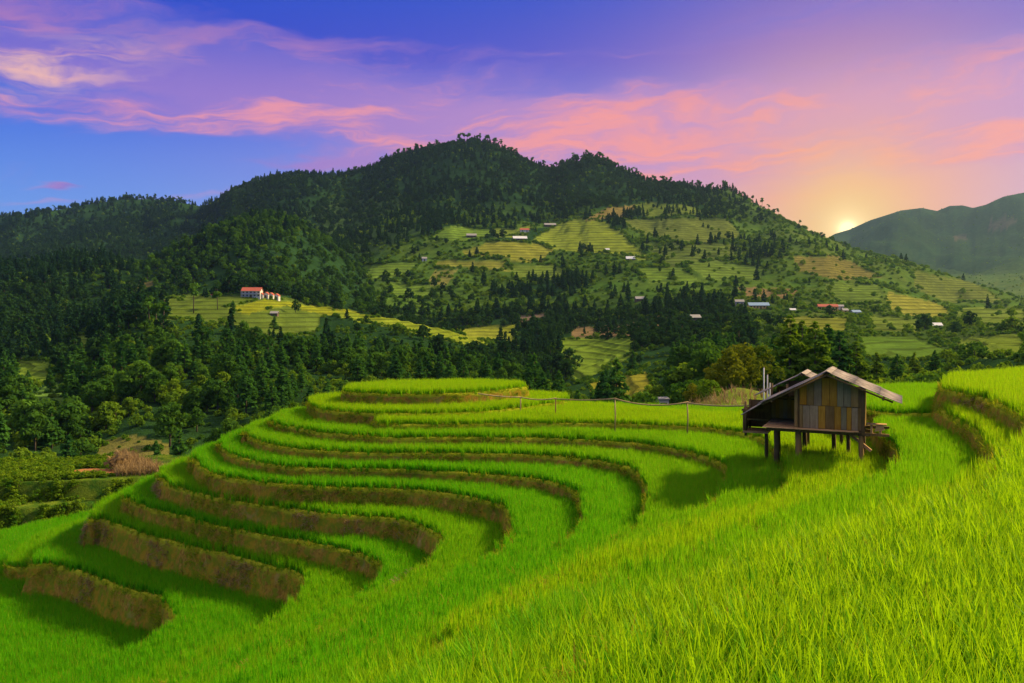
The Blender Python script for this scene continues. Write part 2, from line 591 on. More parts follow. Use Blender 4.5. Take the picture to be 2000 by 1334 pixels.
# rough weedy steps on the left beyond the hill
TER['w3'] = (-15.0, px(-15.0, [(-420, 1078), (0, 1060), (100, 1042), (170, 1012), (230, 985)]) + [(-28, 68), (-75, 68)])
TER['w2'] = (-13.6, px(-13.6, [(-420, 1008), (0, 998), (120, 990), (230, 975), (290, 955)]) + [(-27, 68.4), (-78, 68.4)])
TER['w1'] = (-12.4, px(-12.4, [(-420, 952), (0, 945), (120, 941), (250, 939), (330, 926), (385, 908), (390, 898), (330, 890), (250, 892), (100, 899), (0, 908), (-420, 917)]))
ORDER = ['12', 'l', '11', '10', '9', '8', '7', '6', '5', '4', '3', '2b', '2c', 'm', '0', 'f', '2', '1', 'w3', 'w2', 'w1']


def smooth_ring(pts, step):
    """closed Catmull-Rom curve sampled about every step metres where it can be seen, coarser elsewhere"""
    P = np.array(pts, float)
    n = len(P)
    out = []
    for i in range(n):
        p0, p1, p2, p3 = P[i - 1], P[i], P[(i + 1) % n], P[(i + 2) % n]
        d = np.linalg.norm(p2 - p1)
        far = max(np.abs(p1).max(), np.abs(p2).max()) > 56 or min(p1[1], p2[1]) < 1
        k = max(1, int(d / (2.5 if far else step)))
        t0, t1 = np.linalg.norm(p1 - p0) ** .5 + 1e-6, d ** .5 + 1e-6
        t2 = np.linalg.norm(p3 - p2) ** .5 + 1e-6
        m1 = (p1 - p0) / t0 - (p2 - p0) / (t0 + t1) + (p2 - p1) / t1
        m2 = (p2 - p1) / t1 - (p3 - p1) / (t1 + t2) + (p3 - p2) / t2
        m1, m2 = m1 * t1, m2 * t1
        for j in range(k):
            s = j / k
            h00, h10, h01, h11 = 2 * s**3 - 3 * s**2 + 1, s**3 - 2 * s**2 + s, -2 * s**3 + 3 * s**2, s**3 - s**2
            out.append(h00 * p1 + h10 * m1 + h01 * p2 + h11 * m2)
    Q = np.array(out)
    a = 0.5 * np.sum(Q[:, 0] * np.roll(Q[:, 1], -1) - np.roll(Q[:, 0], -1) * Q[:, 1])
    if a < 0:
        Q = Q[::-1]
    tan = np.roll(Q, -1, 0) - np.roll(Q, 1, 0)
    tan /= np.linalg.norm(tan, axis=1)[:, None] + 1e-9
    N = np.stack([tan[:, 1], -tan[:, 0]], 1)            # outward
    w = fbm(Q[:, 0] * 0.9, Q[:, 1] * 0.9, 3, 5) * 0.10 + fbm(Q[:, 0] * 0.25, Q[:, 1] * 0.25, 2, 9) * 0.12
    Q = Q + N * w[:, None]
    return Q, N


# height of the bank below each outline
STEP = {'12': 3.5, 'l': 1.1, '11': 1.75, '10': 1.65, '9': 1.1, '8': 1.15, '7': 1.05, '6': 0.75, '5': 0.75, '4': 0.7, '3': 0.7, '2b': 1.15, '2c': 0.6, 'm': 0.9, '0': 1.7, 'f': 0.9,
        '2': 0.95, '1': 0.95, 'w3': 5.0, 'w2': 1.6, 'w1': 4.5}
RINGS = {}
LIPS = []                                               # samples of every visible bank edge: x, y, z, nx, ny, name
for key in ORDER:
    z, pts = TER[key]
    Q, N = smooth_ring(pts, 0.16)
    RINGS[key] = (z, Q, N)
    h = STEP[key]
    n = len(Q)
    weed = key[0] == 'w'
    bat = 0.26 if not weed else 0.5                      # batter
    prof = [(-0.30, 0.0, 0), (-0.20, 0.05, .3), (-0.10, 0.10, 1), (-0.01, 0.08, 1), (0.04, 0.0, .9), (0.06 + bat * .12 * h, -0.16 * h, .35),
            (0.05 + bat * .35 * h, -0.42 * h, 0), (0.08 + bat * .62 * h, -0.70 * h, 0), (0.12 + bat * h, -1.0 * h, 0), (0.2 + bat * h, -1.25 * h - .1, 0)]
    V, E = [], []
    sx = np.cumsum(np.r_[0, np.linalg.norm(np.diff(Q, axis=0), axis=1)])
    for j, (o, dz_, e) in enumerate(prof):
        amp = 0.0 if j < 2 else (0.035 if j < 5 else 0.10)
        lump = fbm(sx * 2.2, np.full(n, j * 1.9 + z * 3), 3, 21 + j) * amp + fbm(sx * 0.5, np.full(n, z), 2, 40) * (0.14 if j > 4 else 0.05)
        hz = fbm(sx * 1.6, np.full(n, z * 7.0), 3, 60) * (0.045 if 1 < j < 5 else 0.0)
        off = o + lump
        V.append(np.c_[Q + N * off[:, None], np.full(n, z + dz_) + hz])
        E.append(np.full(n, e, float))
    V = np.concatenate(V)
    E = np.concatenate(E)
    i = np.arange(n)
    i2 = (i + 1) % n
    quads = np.concatenate([np.stack([i + j * n, i + (j + 1) * n, i2 + (j + 1) * n, i2 + j * n], 1) for j in range(len(prof) - 1)])
    inner = [(float(a), float(b), 0.0) for a, b in V[:n, :2]]
    tris = geometry.tessellate_polygon([[Vector(p) for p in inner]])
    faces = [tuple(int(k) for k in q) for q in quads] + [tuple(t) for t in tris]
    midx = [0] * len(quads) + [1] * len(tris)
    me = mesh_np('rice_terrace', V, faces, (M_WEEDY, M_WEEDY) if weed else (M_BANK, M_MUD), True, midx, {'edge': ('FLOAT', 'POINT', E)})
    o = link('weedy_terrace' if weed else 'rice_terrace', me)
    # every level face upwards
    bm = bmesh.new()
    bm.from_mesh(me)
    for f in bm.faces:
        if f.material_index == 1 and f.normal.z < 0:
            f.normal_flip()
    bm.to_mesh(me)
    bm.free()
    tag(o, kind='structure')
    for a in range(n):
        LIPS.append((Q[a, 0], Q[a, 1], z, N[a, 0], N[a, 1], key, h))

# ------------------------------------------------------------------ where the rice grows: a 5 cm raster of levels
RES = 0.05
X0, X1, Y0, Y1 = -46.0, 34.0, 2.0, 57.0
nx_, ny_ = int((X1 - X0) / RES), int((Y1 - Y0) / RES)
LEVEL = np.full((ny_, nx_), -99.0)
OWNER = np.full((ny_, nx_), -1, dtype=np.int16)
yc = Y0 + (np.arange(ny_) + .5) * RES
for ki, key in enumerate(ORDER):
    if key[0] == 'w':
        continue
    z, Q, N = RINGS[key]
    A, B = Q, np.roll(Q, -1, 0)
    for r in range(ny_):
        y = yc[r]
        c = (A[:, 1] > y) != (B[:, 1] > y)
        if not c.any():
            continue
        xs = np.sort(A[c, 0] + (y - A[c, 1]) / (B[c, 1] - A[c, 1]) * (B[c, 0] - A[c, 0]))
        for k in range(0, len(xs) - 1, 2):
            a = max(0, int((xs[k] - X0) / RES + .5))
            b = min(nx_, int((xs[k + 1] - X0) / RES + .5))
            if b > a:
                seg = LEVEL[r, a:b]
                up = seg < z
                seg[up] = z
                OWNER[r, a:b][up] = ki
BLOCK = np.zeros((ny_, nx_), dtype=bool)
for key in ORDER:
    if key[0] == 'w':
        continue
    z, Q, N = RINGS[key]
    h = STEP[key]
    away = ((Q * N).sum(1) > 0) & (Q[:, 1] < 30)          # edges that turn away from the photographer keep a bare bund
    for t in np.arange(-0.36, 0.03 + 0.26 * h, 0.04):
        sel = away if t < -0.15 else np.ones(len(Q), bool)
        if not sel.any():
            continue
        P = np.where(sel[:, None], Q + N * t, -999.0)
        for s in (0.0, 0.5):
            PP = np.where(sel[:, None], P * (1 - s) + np.roll(P, -1, 0) * s, -999.0)
            ix, iy = ((PP[:, 0] - X0) / RES).astype(int), ((PP[:, 1] - Y0) / RES).astype(int)
            ok = (ix >= 0) & (ix < nx_ - 1) & (iy >= 0) & (iy < ny_ - 1)
            # only where the stamp lies on the bank's own or the next lower level
            BLOCK[iy[ok], ix[ok]] |= LEVEL[iy[ok], ix[ok]] <= z + 1e-6

# ------------------------------------------------------------------ the rice


def mat_rice(name, stops, through, tip):
    m, t = new_mat(name)
    a = t.n('ShaderNodeAttribute', attribute_name='along')
    b = t.n('ShaderNodeAttribute', attribute_name='tint')
    oi = t.n('ShaderNodeObjectInfo')
    loc = oi.outputs['Location']
    big = t.noise(loc, 0.22, 3, 0.5)
    mid = t.noise(loc, 1.1, 3, 0.6)
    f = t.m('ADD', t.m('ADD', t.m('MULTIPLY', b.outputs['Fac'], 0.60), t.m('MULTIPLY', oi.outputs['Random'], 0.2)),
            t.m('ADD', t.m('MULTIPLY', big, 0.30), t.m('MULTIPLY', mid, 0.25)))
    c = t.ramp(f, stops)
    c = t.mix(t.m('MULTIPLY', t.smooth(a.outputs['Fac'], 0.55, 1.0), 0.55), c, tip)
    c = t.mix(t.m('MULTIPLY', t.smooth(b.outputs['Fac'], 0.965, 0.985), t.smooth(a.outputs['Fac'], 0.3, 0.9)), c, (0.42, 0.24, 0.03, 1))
    tr = t.mix(0.65, c, through)
    surface(t, leafy(t, c, tr, 0.5, 0.5, 0.06))
    return m


# sun and shade put into the crop colour: deep green below, yellower above
M_RICES = [mat_rice('rice_shade_tone', [(0.25, (0.006, 0.15, 0.003)), (0.60, (0.024, 0.34, 0.003)), (0.98, (0.12, 0.47, 0.004))], (0.20, 0.49, 0.003, 1), (0.18, 0.42, 0.006, 1)),
           mat_rice('rice_half_tone', [(0.25, (0.006, 0.15, 0.003)), (0.60, (0.032, 0.36, 0.003)), (0.98, (0.16, 0.49, 0.004))], (0.28, 0.51, 0.003, 1), (0.24, 0.44, 0.008, 1)),
           mat_rice('rice_sun_tone', [(0.25, (0.007, 0.14, 0.003)), (0.58, (0.050, 0.37, 0.003)), (0.96, (0.24, 0.53, 0.004))], (0.40, 0.57, 0.003, 1), (0.37, 0.51, 0.008, 1))]
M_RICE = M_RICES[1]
LIGHT_TONE = {k: 0 for k in ('12', '11', '9', '7', '6')}  # painted light per terrace, alternated to suggest shaded bands between the steps
LIGHT_TONE.update({k: 1 for k in ('l', '10', '8', '5', '4', '2b', '2c')})


def tuft(name, seed, blades, h0, h1, width, spread, segs, lean=(0.04, 0.34), mat=None, droop=0.5):
    r = random.Random(seed)
    V, Fc, A, B = [], [], [], []
    for k in range(blades):
        az_ = r.uniform(0, 2 * math.pi)
        rr = spread * math.sqrt(r.random())
        pa = r.uniform(0, 2 * math.pi)
        base = Vector((rr * math.cos(pa), rr * math.sin(pa), -0.02))
        H = r.uniform(h0, h1)
        ln = r.uniform(*lean)
        dr = droop * r.random() ** 2
        side = Vector((-math.sin(az_ + r.uniform(-.9, .9)), math.cos(az_), 0)).normalized()
        out = Vector((math.cos(az_), math.sin(az_), 0))
        tint = r.random()
        w = width * r.uniform(.7, 1.2)
        b0 = len(V)
        p = base.copy()
        ang_ = ln
        for s in range(segs + 1):
            t = s / segs
            ww = w * (1 - t ** 2.2) * (0.65 + .35 * min(1, t * 3))
            if s == segs:
                V.append(tuple(p)); A.append(t); B.append(tint)
            else:
                V.append(tuple(p - side * ww)); V.append(tuple(p + side * ww)); A += [t, t]; B += [tint, tint]
            p = p + (out * math.sin(ang_) + Vector((0, 0, 1)) * math.cos(ang_)) * (H / segs)
            ang_ += (0.08 + dr) * (1 + t)
        for s in range(segs):
            if s == segs - 1:
                Fc.append((b0 + 2 * s, b0 + 2 * s + 1, b0 + 2 * s + 2))
            else:
                Fc.append((b0 + 2 * s, b0 + 2 * s + 1, b0 + 2 * s + 3, b0 + 2 * s + 2))
    me = mesh_np(name, V, Fc, (mat or M_RICE,), True, None, {'along': ('FLOAT', 'POINT', A), 'tint': ('FLOAT', 'POINT', B)})
    return bpy.data.objects.new(name, me)


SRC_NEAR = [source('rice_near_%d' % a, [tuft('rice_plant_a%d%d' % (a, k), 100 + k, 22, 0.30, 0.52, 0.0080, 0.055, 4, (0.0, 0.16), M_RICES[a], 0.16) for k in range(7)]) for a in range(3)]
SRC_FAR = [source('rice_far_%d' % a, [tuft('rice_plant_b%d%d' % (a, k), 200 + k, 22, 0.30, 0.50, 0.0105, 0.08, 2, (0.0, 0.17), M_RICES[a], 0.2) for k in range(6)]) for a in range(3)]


def grid_points(x0, x1, y0, y1, s):
    gx, gy = np.meshgrid(np.arange(x0, x1, s), np.arange(y0, y1, s))
    P = np.stack([gx.ravel(), gy.ravel()], 1)
    return P + rng.uniform(-.5, .5, P.shape) * s * 0.95


def rice_at(P):
    ix, iy = ((P[:, 0] - X0) / RES).astype(int), ((P[:, 1] - Y0) / RES).astype(int)
    ok = (ix > 0) & (ix < nx_ - 1) & (iy > 0) & (iy < ny_ - 1)
    pxx = CX + F * P[:, 0] / P[:, 1]
    ok &= (pxx > -120 - 2500 / P[:, 1]) & (pxx < 2120 + 2500 / P[:, 1])
    P, ix, iy = P[ok], ix[ok], iy[ok]
    lev, own = LEVEL[iy, ix], OWNER[iy, ix]
    keep = (own >= 0) & ~BLOCK[iy, ix]
    return P[keep], lev[keep], own[keep]


def plant_rice(P, coll, n_var, label, smin):
    P, lev, own = rice_at(P)
    for ki in np.unique(own):
        s = own == ki
        p, z = P[s], lev[s]
        n = len(p)
        sc = (1.10 + 0.16 * fbm(p[:, 0] * .6, p[:, 1] * .6, 3, 3)) * rng.uniform(.85, 1.15, n)
        sc *= 1 + .55 * np.exp(-(((p[:, 0] - 10.6) / 3.0) ** 2 + ((p[:, 1] - 28.8) / 2.4) ** 2))
        if ORDER[ki] in ('12', '11', '10'):
            sc *= 1.12
        rot = np.c_[rng.normal(0, .07, n), rng.normal(0, .07, n), rng.uniform(0, 6.283, n)]
        scatter('rice_crop', np.c_[p, z], rot, np.c_[sc, sc, sc * rng.uniform(.92, 1.1, n)], rng.integers(0, n_var, n), coll[LIGHT_TONE.get(ORDER[ki], 2)], label, 'rice')


near_p = grid_points(-14, 22, 2.2, 13.0, 0.10)
far_p = grid_points(-45, 33, 13.0, 56.5, 0.135)
plant_rice(near_p, SRC_NEAR, 7, 'bright green rice with long pointed leaves filling the foreground slope', 1)
plant_rice(far_p, SRC_FAR, 6, 'dense green rice crop covering one of the curving terraces', 1)

# ------------------------------------------------------------------ valley, hills and mountains
# heights along lines of sight: (distance, photograph row) or (distance, None, height)


def zc(*pts):
    o = []
    for p in pts:
        o.append((p[0], p[2]) if len(p) == 3 else (p[0], -(p[1] - HY) / F * p[0]))
    return np.array(o, float)


n_ = None
CTRL = {
    -900: zc((30, n_, -24), (110, n_, -27), (200, n_, -16), (400, n_, 12), (600, n_, 46), (900, n_, 20), (1500, n_, 190), (2300, n_, 90)),
    0: zc((30, n_, -24), (75, n_, -19), (110, n_, -26), (150, 862), (300, 722), (420, 612), (560, 515), (800, n_, -5), (1500, 425), (2300, n_, 80)),
    150: zc((30, n_, -24), (75, n_, -20), (110, n_, -27), (150, 876), (220, 768), (320, 682), (430, 602), (590, 508), (800, n_, 2), (1500, 408), (2300, n_, 80)),
    280: zc((30, n_, -24), (75, n_, -22), (110, n_, -28), (145, 866), (200, 730), (300, 630), (400, 590), (450, 570), (560, 520), (800, n_, 12), (1500, 392), (2300, n_, 80)),
    390: zc((30, n_, -24), (75, n_, -24), (110, n_, -29), (150, 860), (205, 720), (290, 642), (390, 588), (440, 574), (590, 482), (800, n_, 35), (1350, 404), (2000, n_, 60)),
    510: zc((30, n_, -24), (75, n_, -24), (110, n_, -29), (150, 850), (210, 715), (280, 652), (385, 580), (435, 572), (600, 440), (800, n_, 48), (1230, 355), (1800, n_, 80)),
    620: zc((30, n_, -24), (75, n_, -24), (110, n_, -29), (150, 845), (215, 725), (290, 655), (370, 602), (430, 606), (520, 560), (610, 480), (780, n_, 52), (1220, 347), (1800, n_, 80)),
    720: zc((30, n_, -24), (75, n_, -23), (110, n_, -28), (150, 830), (220, 725), (290, 660), (350, 622), (430, 628), (520, 585), (700, 505), (900, 430), (1180, 342), (1800, n_, 90)),
    850: zc((30, n_, -22), (75, n_, -21), (110, n_, -26), (150, 820), (220, 730), (340, 648), (420, 664), (480, 640), (560, 580), (680, 510), (820, 455), (950, 400), (1150, 299), (1800, n_, 90)),
    930: zc((30, n_, -20), (75, n_, -20), (110, n_, -25), (150, 812), (220, 738), (345, 668), (420, 662), (500, 618), (680, 505), (820, 455), (950, 392), (1150, 287), (1800, n_, 90)),
    1050: zc((30, n_, -18), (75, n_, -18), (110, n_, -22), (150, 800), (190, 752), (260, n_, -26), (320, 700), (420, 648), (500, 608), (680, 510), (820, 450), (950, 400), (1130, 334), (1800, n_, 90)),
    1150: zc((30, n_, -14), (75, n_, -14), (110, n_, -19), (150, n_, -20), (220, 746), (300, 700), (400, 652), (500, 602), (680, 500), (820, 450), (930, 412), (1100, 320), (1800, n_, 90)),
    1250: zc((30, n_, -12), (52, n_, -8.5), (75, n_, -10), (110, 800), (160, 768), (260, 705), (400, 630), (520, 570), (660, 500), (780, 455), (880, 412), (1070, 350), (1700, n_, 90)),
    1350: zc((30, n_, -10), (50, n_, -7), (60, n_, -6.8), (80, n_, -9), (110, 792), (160, 752), (260, 690), (400, 620), (520, 562), (660, 495), (760, 455), (850, 420), (1040, 374), (1700, n_, 80)),
    1440: zc((30, n_, -9), (49, n_, -6.4), (58, n_, -5.7), (66, n_, -6.0), (80, n_, -8), (110, n_, -11), (170, 735), (260, 680), (400, 614), (520, 568), (700, 490), (820, 440), (1000, 384), (1600, n_, 70)),
    1590: zc((30, n_, -9), (50, n_, -7.5), (60, n_, -7), (100, n_, -10), (170, n_, -10), (260, 650), (440, 607), (560, 555), (700, 500), (880, 455), (1200, n_, 20), (1800, n_, 50), (2600, n_, 215), (3100, n_, 150)),
    1650: zc((30, n_, -9), (50, n_, -8), (100, n_, -11), (170, n_, -11), (260, 652), (450, 606), (560, 560), (720, 508), (880, 472), (1200, n_, 20), (1800, n_, 60), (2550, 452), (3100, n_, 150)),
    1750: zc((30, n_, -8), (50, n_, -8), (100, n_, -11.5), (150, n_, -12), (225, 688), (420, 614), (560, 565), (700, 530), (830, 503), (1200, n_, 10), (1800, n_, 80), (2450, 418), (3100, n_, 180)),
    1850: zc((30, n_, -8), (50, n_, -7.5), (100, n_, -10), (150, n_, -11), (240, 690), (420, 622), (560, 580), (700, 548), (800, 532), (1200, n_, 5), (1800, n_, 90), (2400, 402), (3100, n_, 190)),
    1950: zc((30, n_, -8), (55, n_, -7), (120, 708), (280, 652), (450, 607), (560, 590), (690, 566), (1100, n_, 0), (1800, n_, 100), (2350, 388), (3100, n_, 190)),
    2050: zc((30, n_, -8), (55, n_, -6.5), (120, 702), (280, 650), (450, 606), (560, 592), (650, 580), (1100, n_, 0), (1800, n_, 110), (2300, 372), (3100, n_, 200)),
    2900: zc((30, n_, -4), (55, n_, -3), (120, n_, -4), (280, n_, -4), (450, n_, 6), (650, n_, 22), (1100, n_, 10), (1800, n_, 140), (2300, n_, 380), (3100, n_, 250)),
}
PXC = np.array(sorted(CTRL), float)
PXG = np.concatenate([np.arange(-900, -100, 12.0), np.arange(-100, 2100, 3.0), np.arange(2100, 2901, 12.0)])
NYG = 470
YG = np.geomspace(30, 3200, NYG)
ZC = np.array([np.interp(YG, CTRL[int(p)][:, 0], CTRL[int(p)][:, 1]) for p in PXC])
for _ in range(3):                                        # round the kinks
    ZC[:, 2:-2] = (ZC[:, :-4] + 2 * ZC[:, 1:-3] + 3 * ZC[:, 2:-2] + 2 * ZC[:, 3:-1] + ZC[:, 4:]) / 9.0


def cubic_cols(q):
    """smooth interpolation between the sight lines"""
    k = np.clip(np.searchsorted(PXC, q) - 1, 0, len(PXC) - 2)
    t = (q - PXC[k]) / (PXC[k + 1] - PXC[k])
    t = np.clip(t, 0, 1)
    s = 0.35 * t + 0.65 * (t * t * (3 - 2 * t))
    return ZC[k] * (1 - s)[:, None] + ZC[k + 1] * s[:, None]


ZG = cubic_cols(PXG)
GX = (PXG[:, None] - CX) / F * YG[None, :]
GY = np.repeat(YG[None, :], len(PXG), 0)
fade = np.clip((GY - 70) / 120, 0, 1)
rough_ = np.clip(GY / 1000, 0.15, 1.6)
ridged = 1 - np.abs(fbm(GX / 170 + 3.1, GY / 260 + 1.7, 4, 71)) * 2
ZG = ZG + fade * (rough_ * (11 * fbm(GX / 120, GY / 150, 4, 70) + 9 * (ridged - .6)) + 1.4 * fbm(GX / 22, GY / 22, 3, 75))
far = np.clip((GY - 1500) / 500, 0, 1)
ZG = ZG + far * 34 * (1 - 2 * np.abs(fbm(GX / 330 + 9, GY / 700, 4, 91))) - far * 12 + far * 16 * fbm(GX / 130, GY / 150, 4, 93)


def fit_skyline(prof, ya, yb, y_in, p_lo, p_hi):
    """raise or lower a range so that its crest follows the traced line (photograph pixels)"""
    pr = np.array(prof, float)
    r = (YG > ya) & (YG < yb)
    top = (ZG[:, r] / GY[:, r]).max(1)
    want = (HY - np.interp(PXG, pr[:, 0], pr[:, 1])) / F
    d = (want - top) * np.clip((PXG - p_lo) / 40, 0, 1) * np.clip((p_hi - PXG) / 40, 0, 1)
    wt = np.clip((YG - y_in) / (ya - y_in), 0, 1)
    wt = wt * wt * (3 - 2 * wt) * np.clip((yb * 1.15 - YG) / (yb * .15), 0, 1)
    ZG[:] += d[:, None] * GY * wt[None, :]


fit_skyline([(280, 520), (330, 496), (400, 462), (450, 440), (490, 427), (530, 427), (570, 440), (620, 466), (660, 490), (710, 522)], 530, 680, 450, 260, 730)
fit_skyline([(540, 588), (640, 604), (760, 619), (870, 643), (970, 670)], 312, 385, 235, 540, 985)
fit_skyline([(-100, 432), (0, 424), (100, 412), (180, 398), (240, 389), (300, 389), (360, 397), (400, 405)], 1300, 1750, 850, -400, 420)
fit_skyline([(380, 408), (400, 402), (450, 374), (500, 354), (560, 340), (620, 341), (680, 342), (720, 332), (760, 312), (800, 300), (850, 289), (900, 279), (930, 274), (970, 286), (1010, 306), (1050, 328), (1080, 333),
             (1110, 322), (1150, 306), (1190, 320), (1230, 341), (1280, 358), (1330, 365), (1380, 375), (1420, 370), (1450, 385), (1500, 412), (1560, 441), (1600, 454)], 850, 1380, 520, 380, 1610)
fit_skyline([(1590, 452), (1650, 480), (1700, 496), (1760, 506), (1850, 536), (1950, 568), (2000, 585), (2100, 590)], 640, 1000, 420, 1580, 2300)
fit_skyline([(1590, 480), (1630, 457), (1660, 448), (1700, 430), (1760, 411), (1800, 406), (1830, 412), (1855, 402), (1880, 401), (1900, 406), (1925, 400), (1960, 384), (2000, 376), (2200, 350)], 2150, 2800, 1300, 1570, 2500)


def grid_idx(px_, Y_):
    fi = np.interp(px_, PXG, np.arange(len(PXG)))
    fj = np.log(np.asarray(Y_) / YG[0]) / math.log(YG[-1] / YG[0]) * (NYG - 1)
    return fi, np.clip(fj, 0, NYG - 1.001)


def bil(A, px_, Y_):
    fi, fj = grid_idx(px_, Y_)
    i, j = np.clip(fi.astype(int), 0, len(PXG) - 2), fj.astype(int)
    a, b = fi - i, fj - j
    return A[i, j] * (1 - a) * (1 - b) + A[i + 1, j] * a * (1 - b) + A[i, j + 1] * (1 - a) * b + A[i + 1, j + 1] * a * b


def ground_z(x, y):
    x, y = np.atleast_1d(np.asarray(x, float)), np.atleast_1d(np.asarray(y, float))
    return bil(ZG, CX + F * x / y, y)


def on_ground(px_, py_, y_min=56.0):
    """first place where the sight line through a pixel meets the land"""
    ys = np.geomspace(y_min, 3100, 3000)
    z = bil(ZG, np.full(len(ys), float(px_)), ys)
    hit = np.nonzero(z >= -(py_ - HY) / F * ys)[0]
    k = hit[0] if len(hit) else np.argmax(z / ys)
    return (px_ - CX) / F * ys[k], ys[k], z[k]


SLOPE = np.maximum.accumulate(ZG / GY, axis=1)           # steepest sight line met so far
PROJ_Y = HY - F * ZG / GY

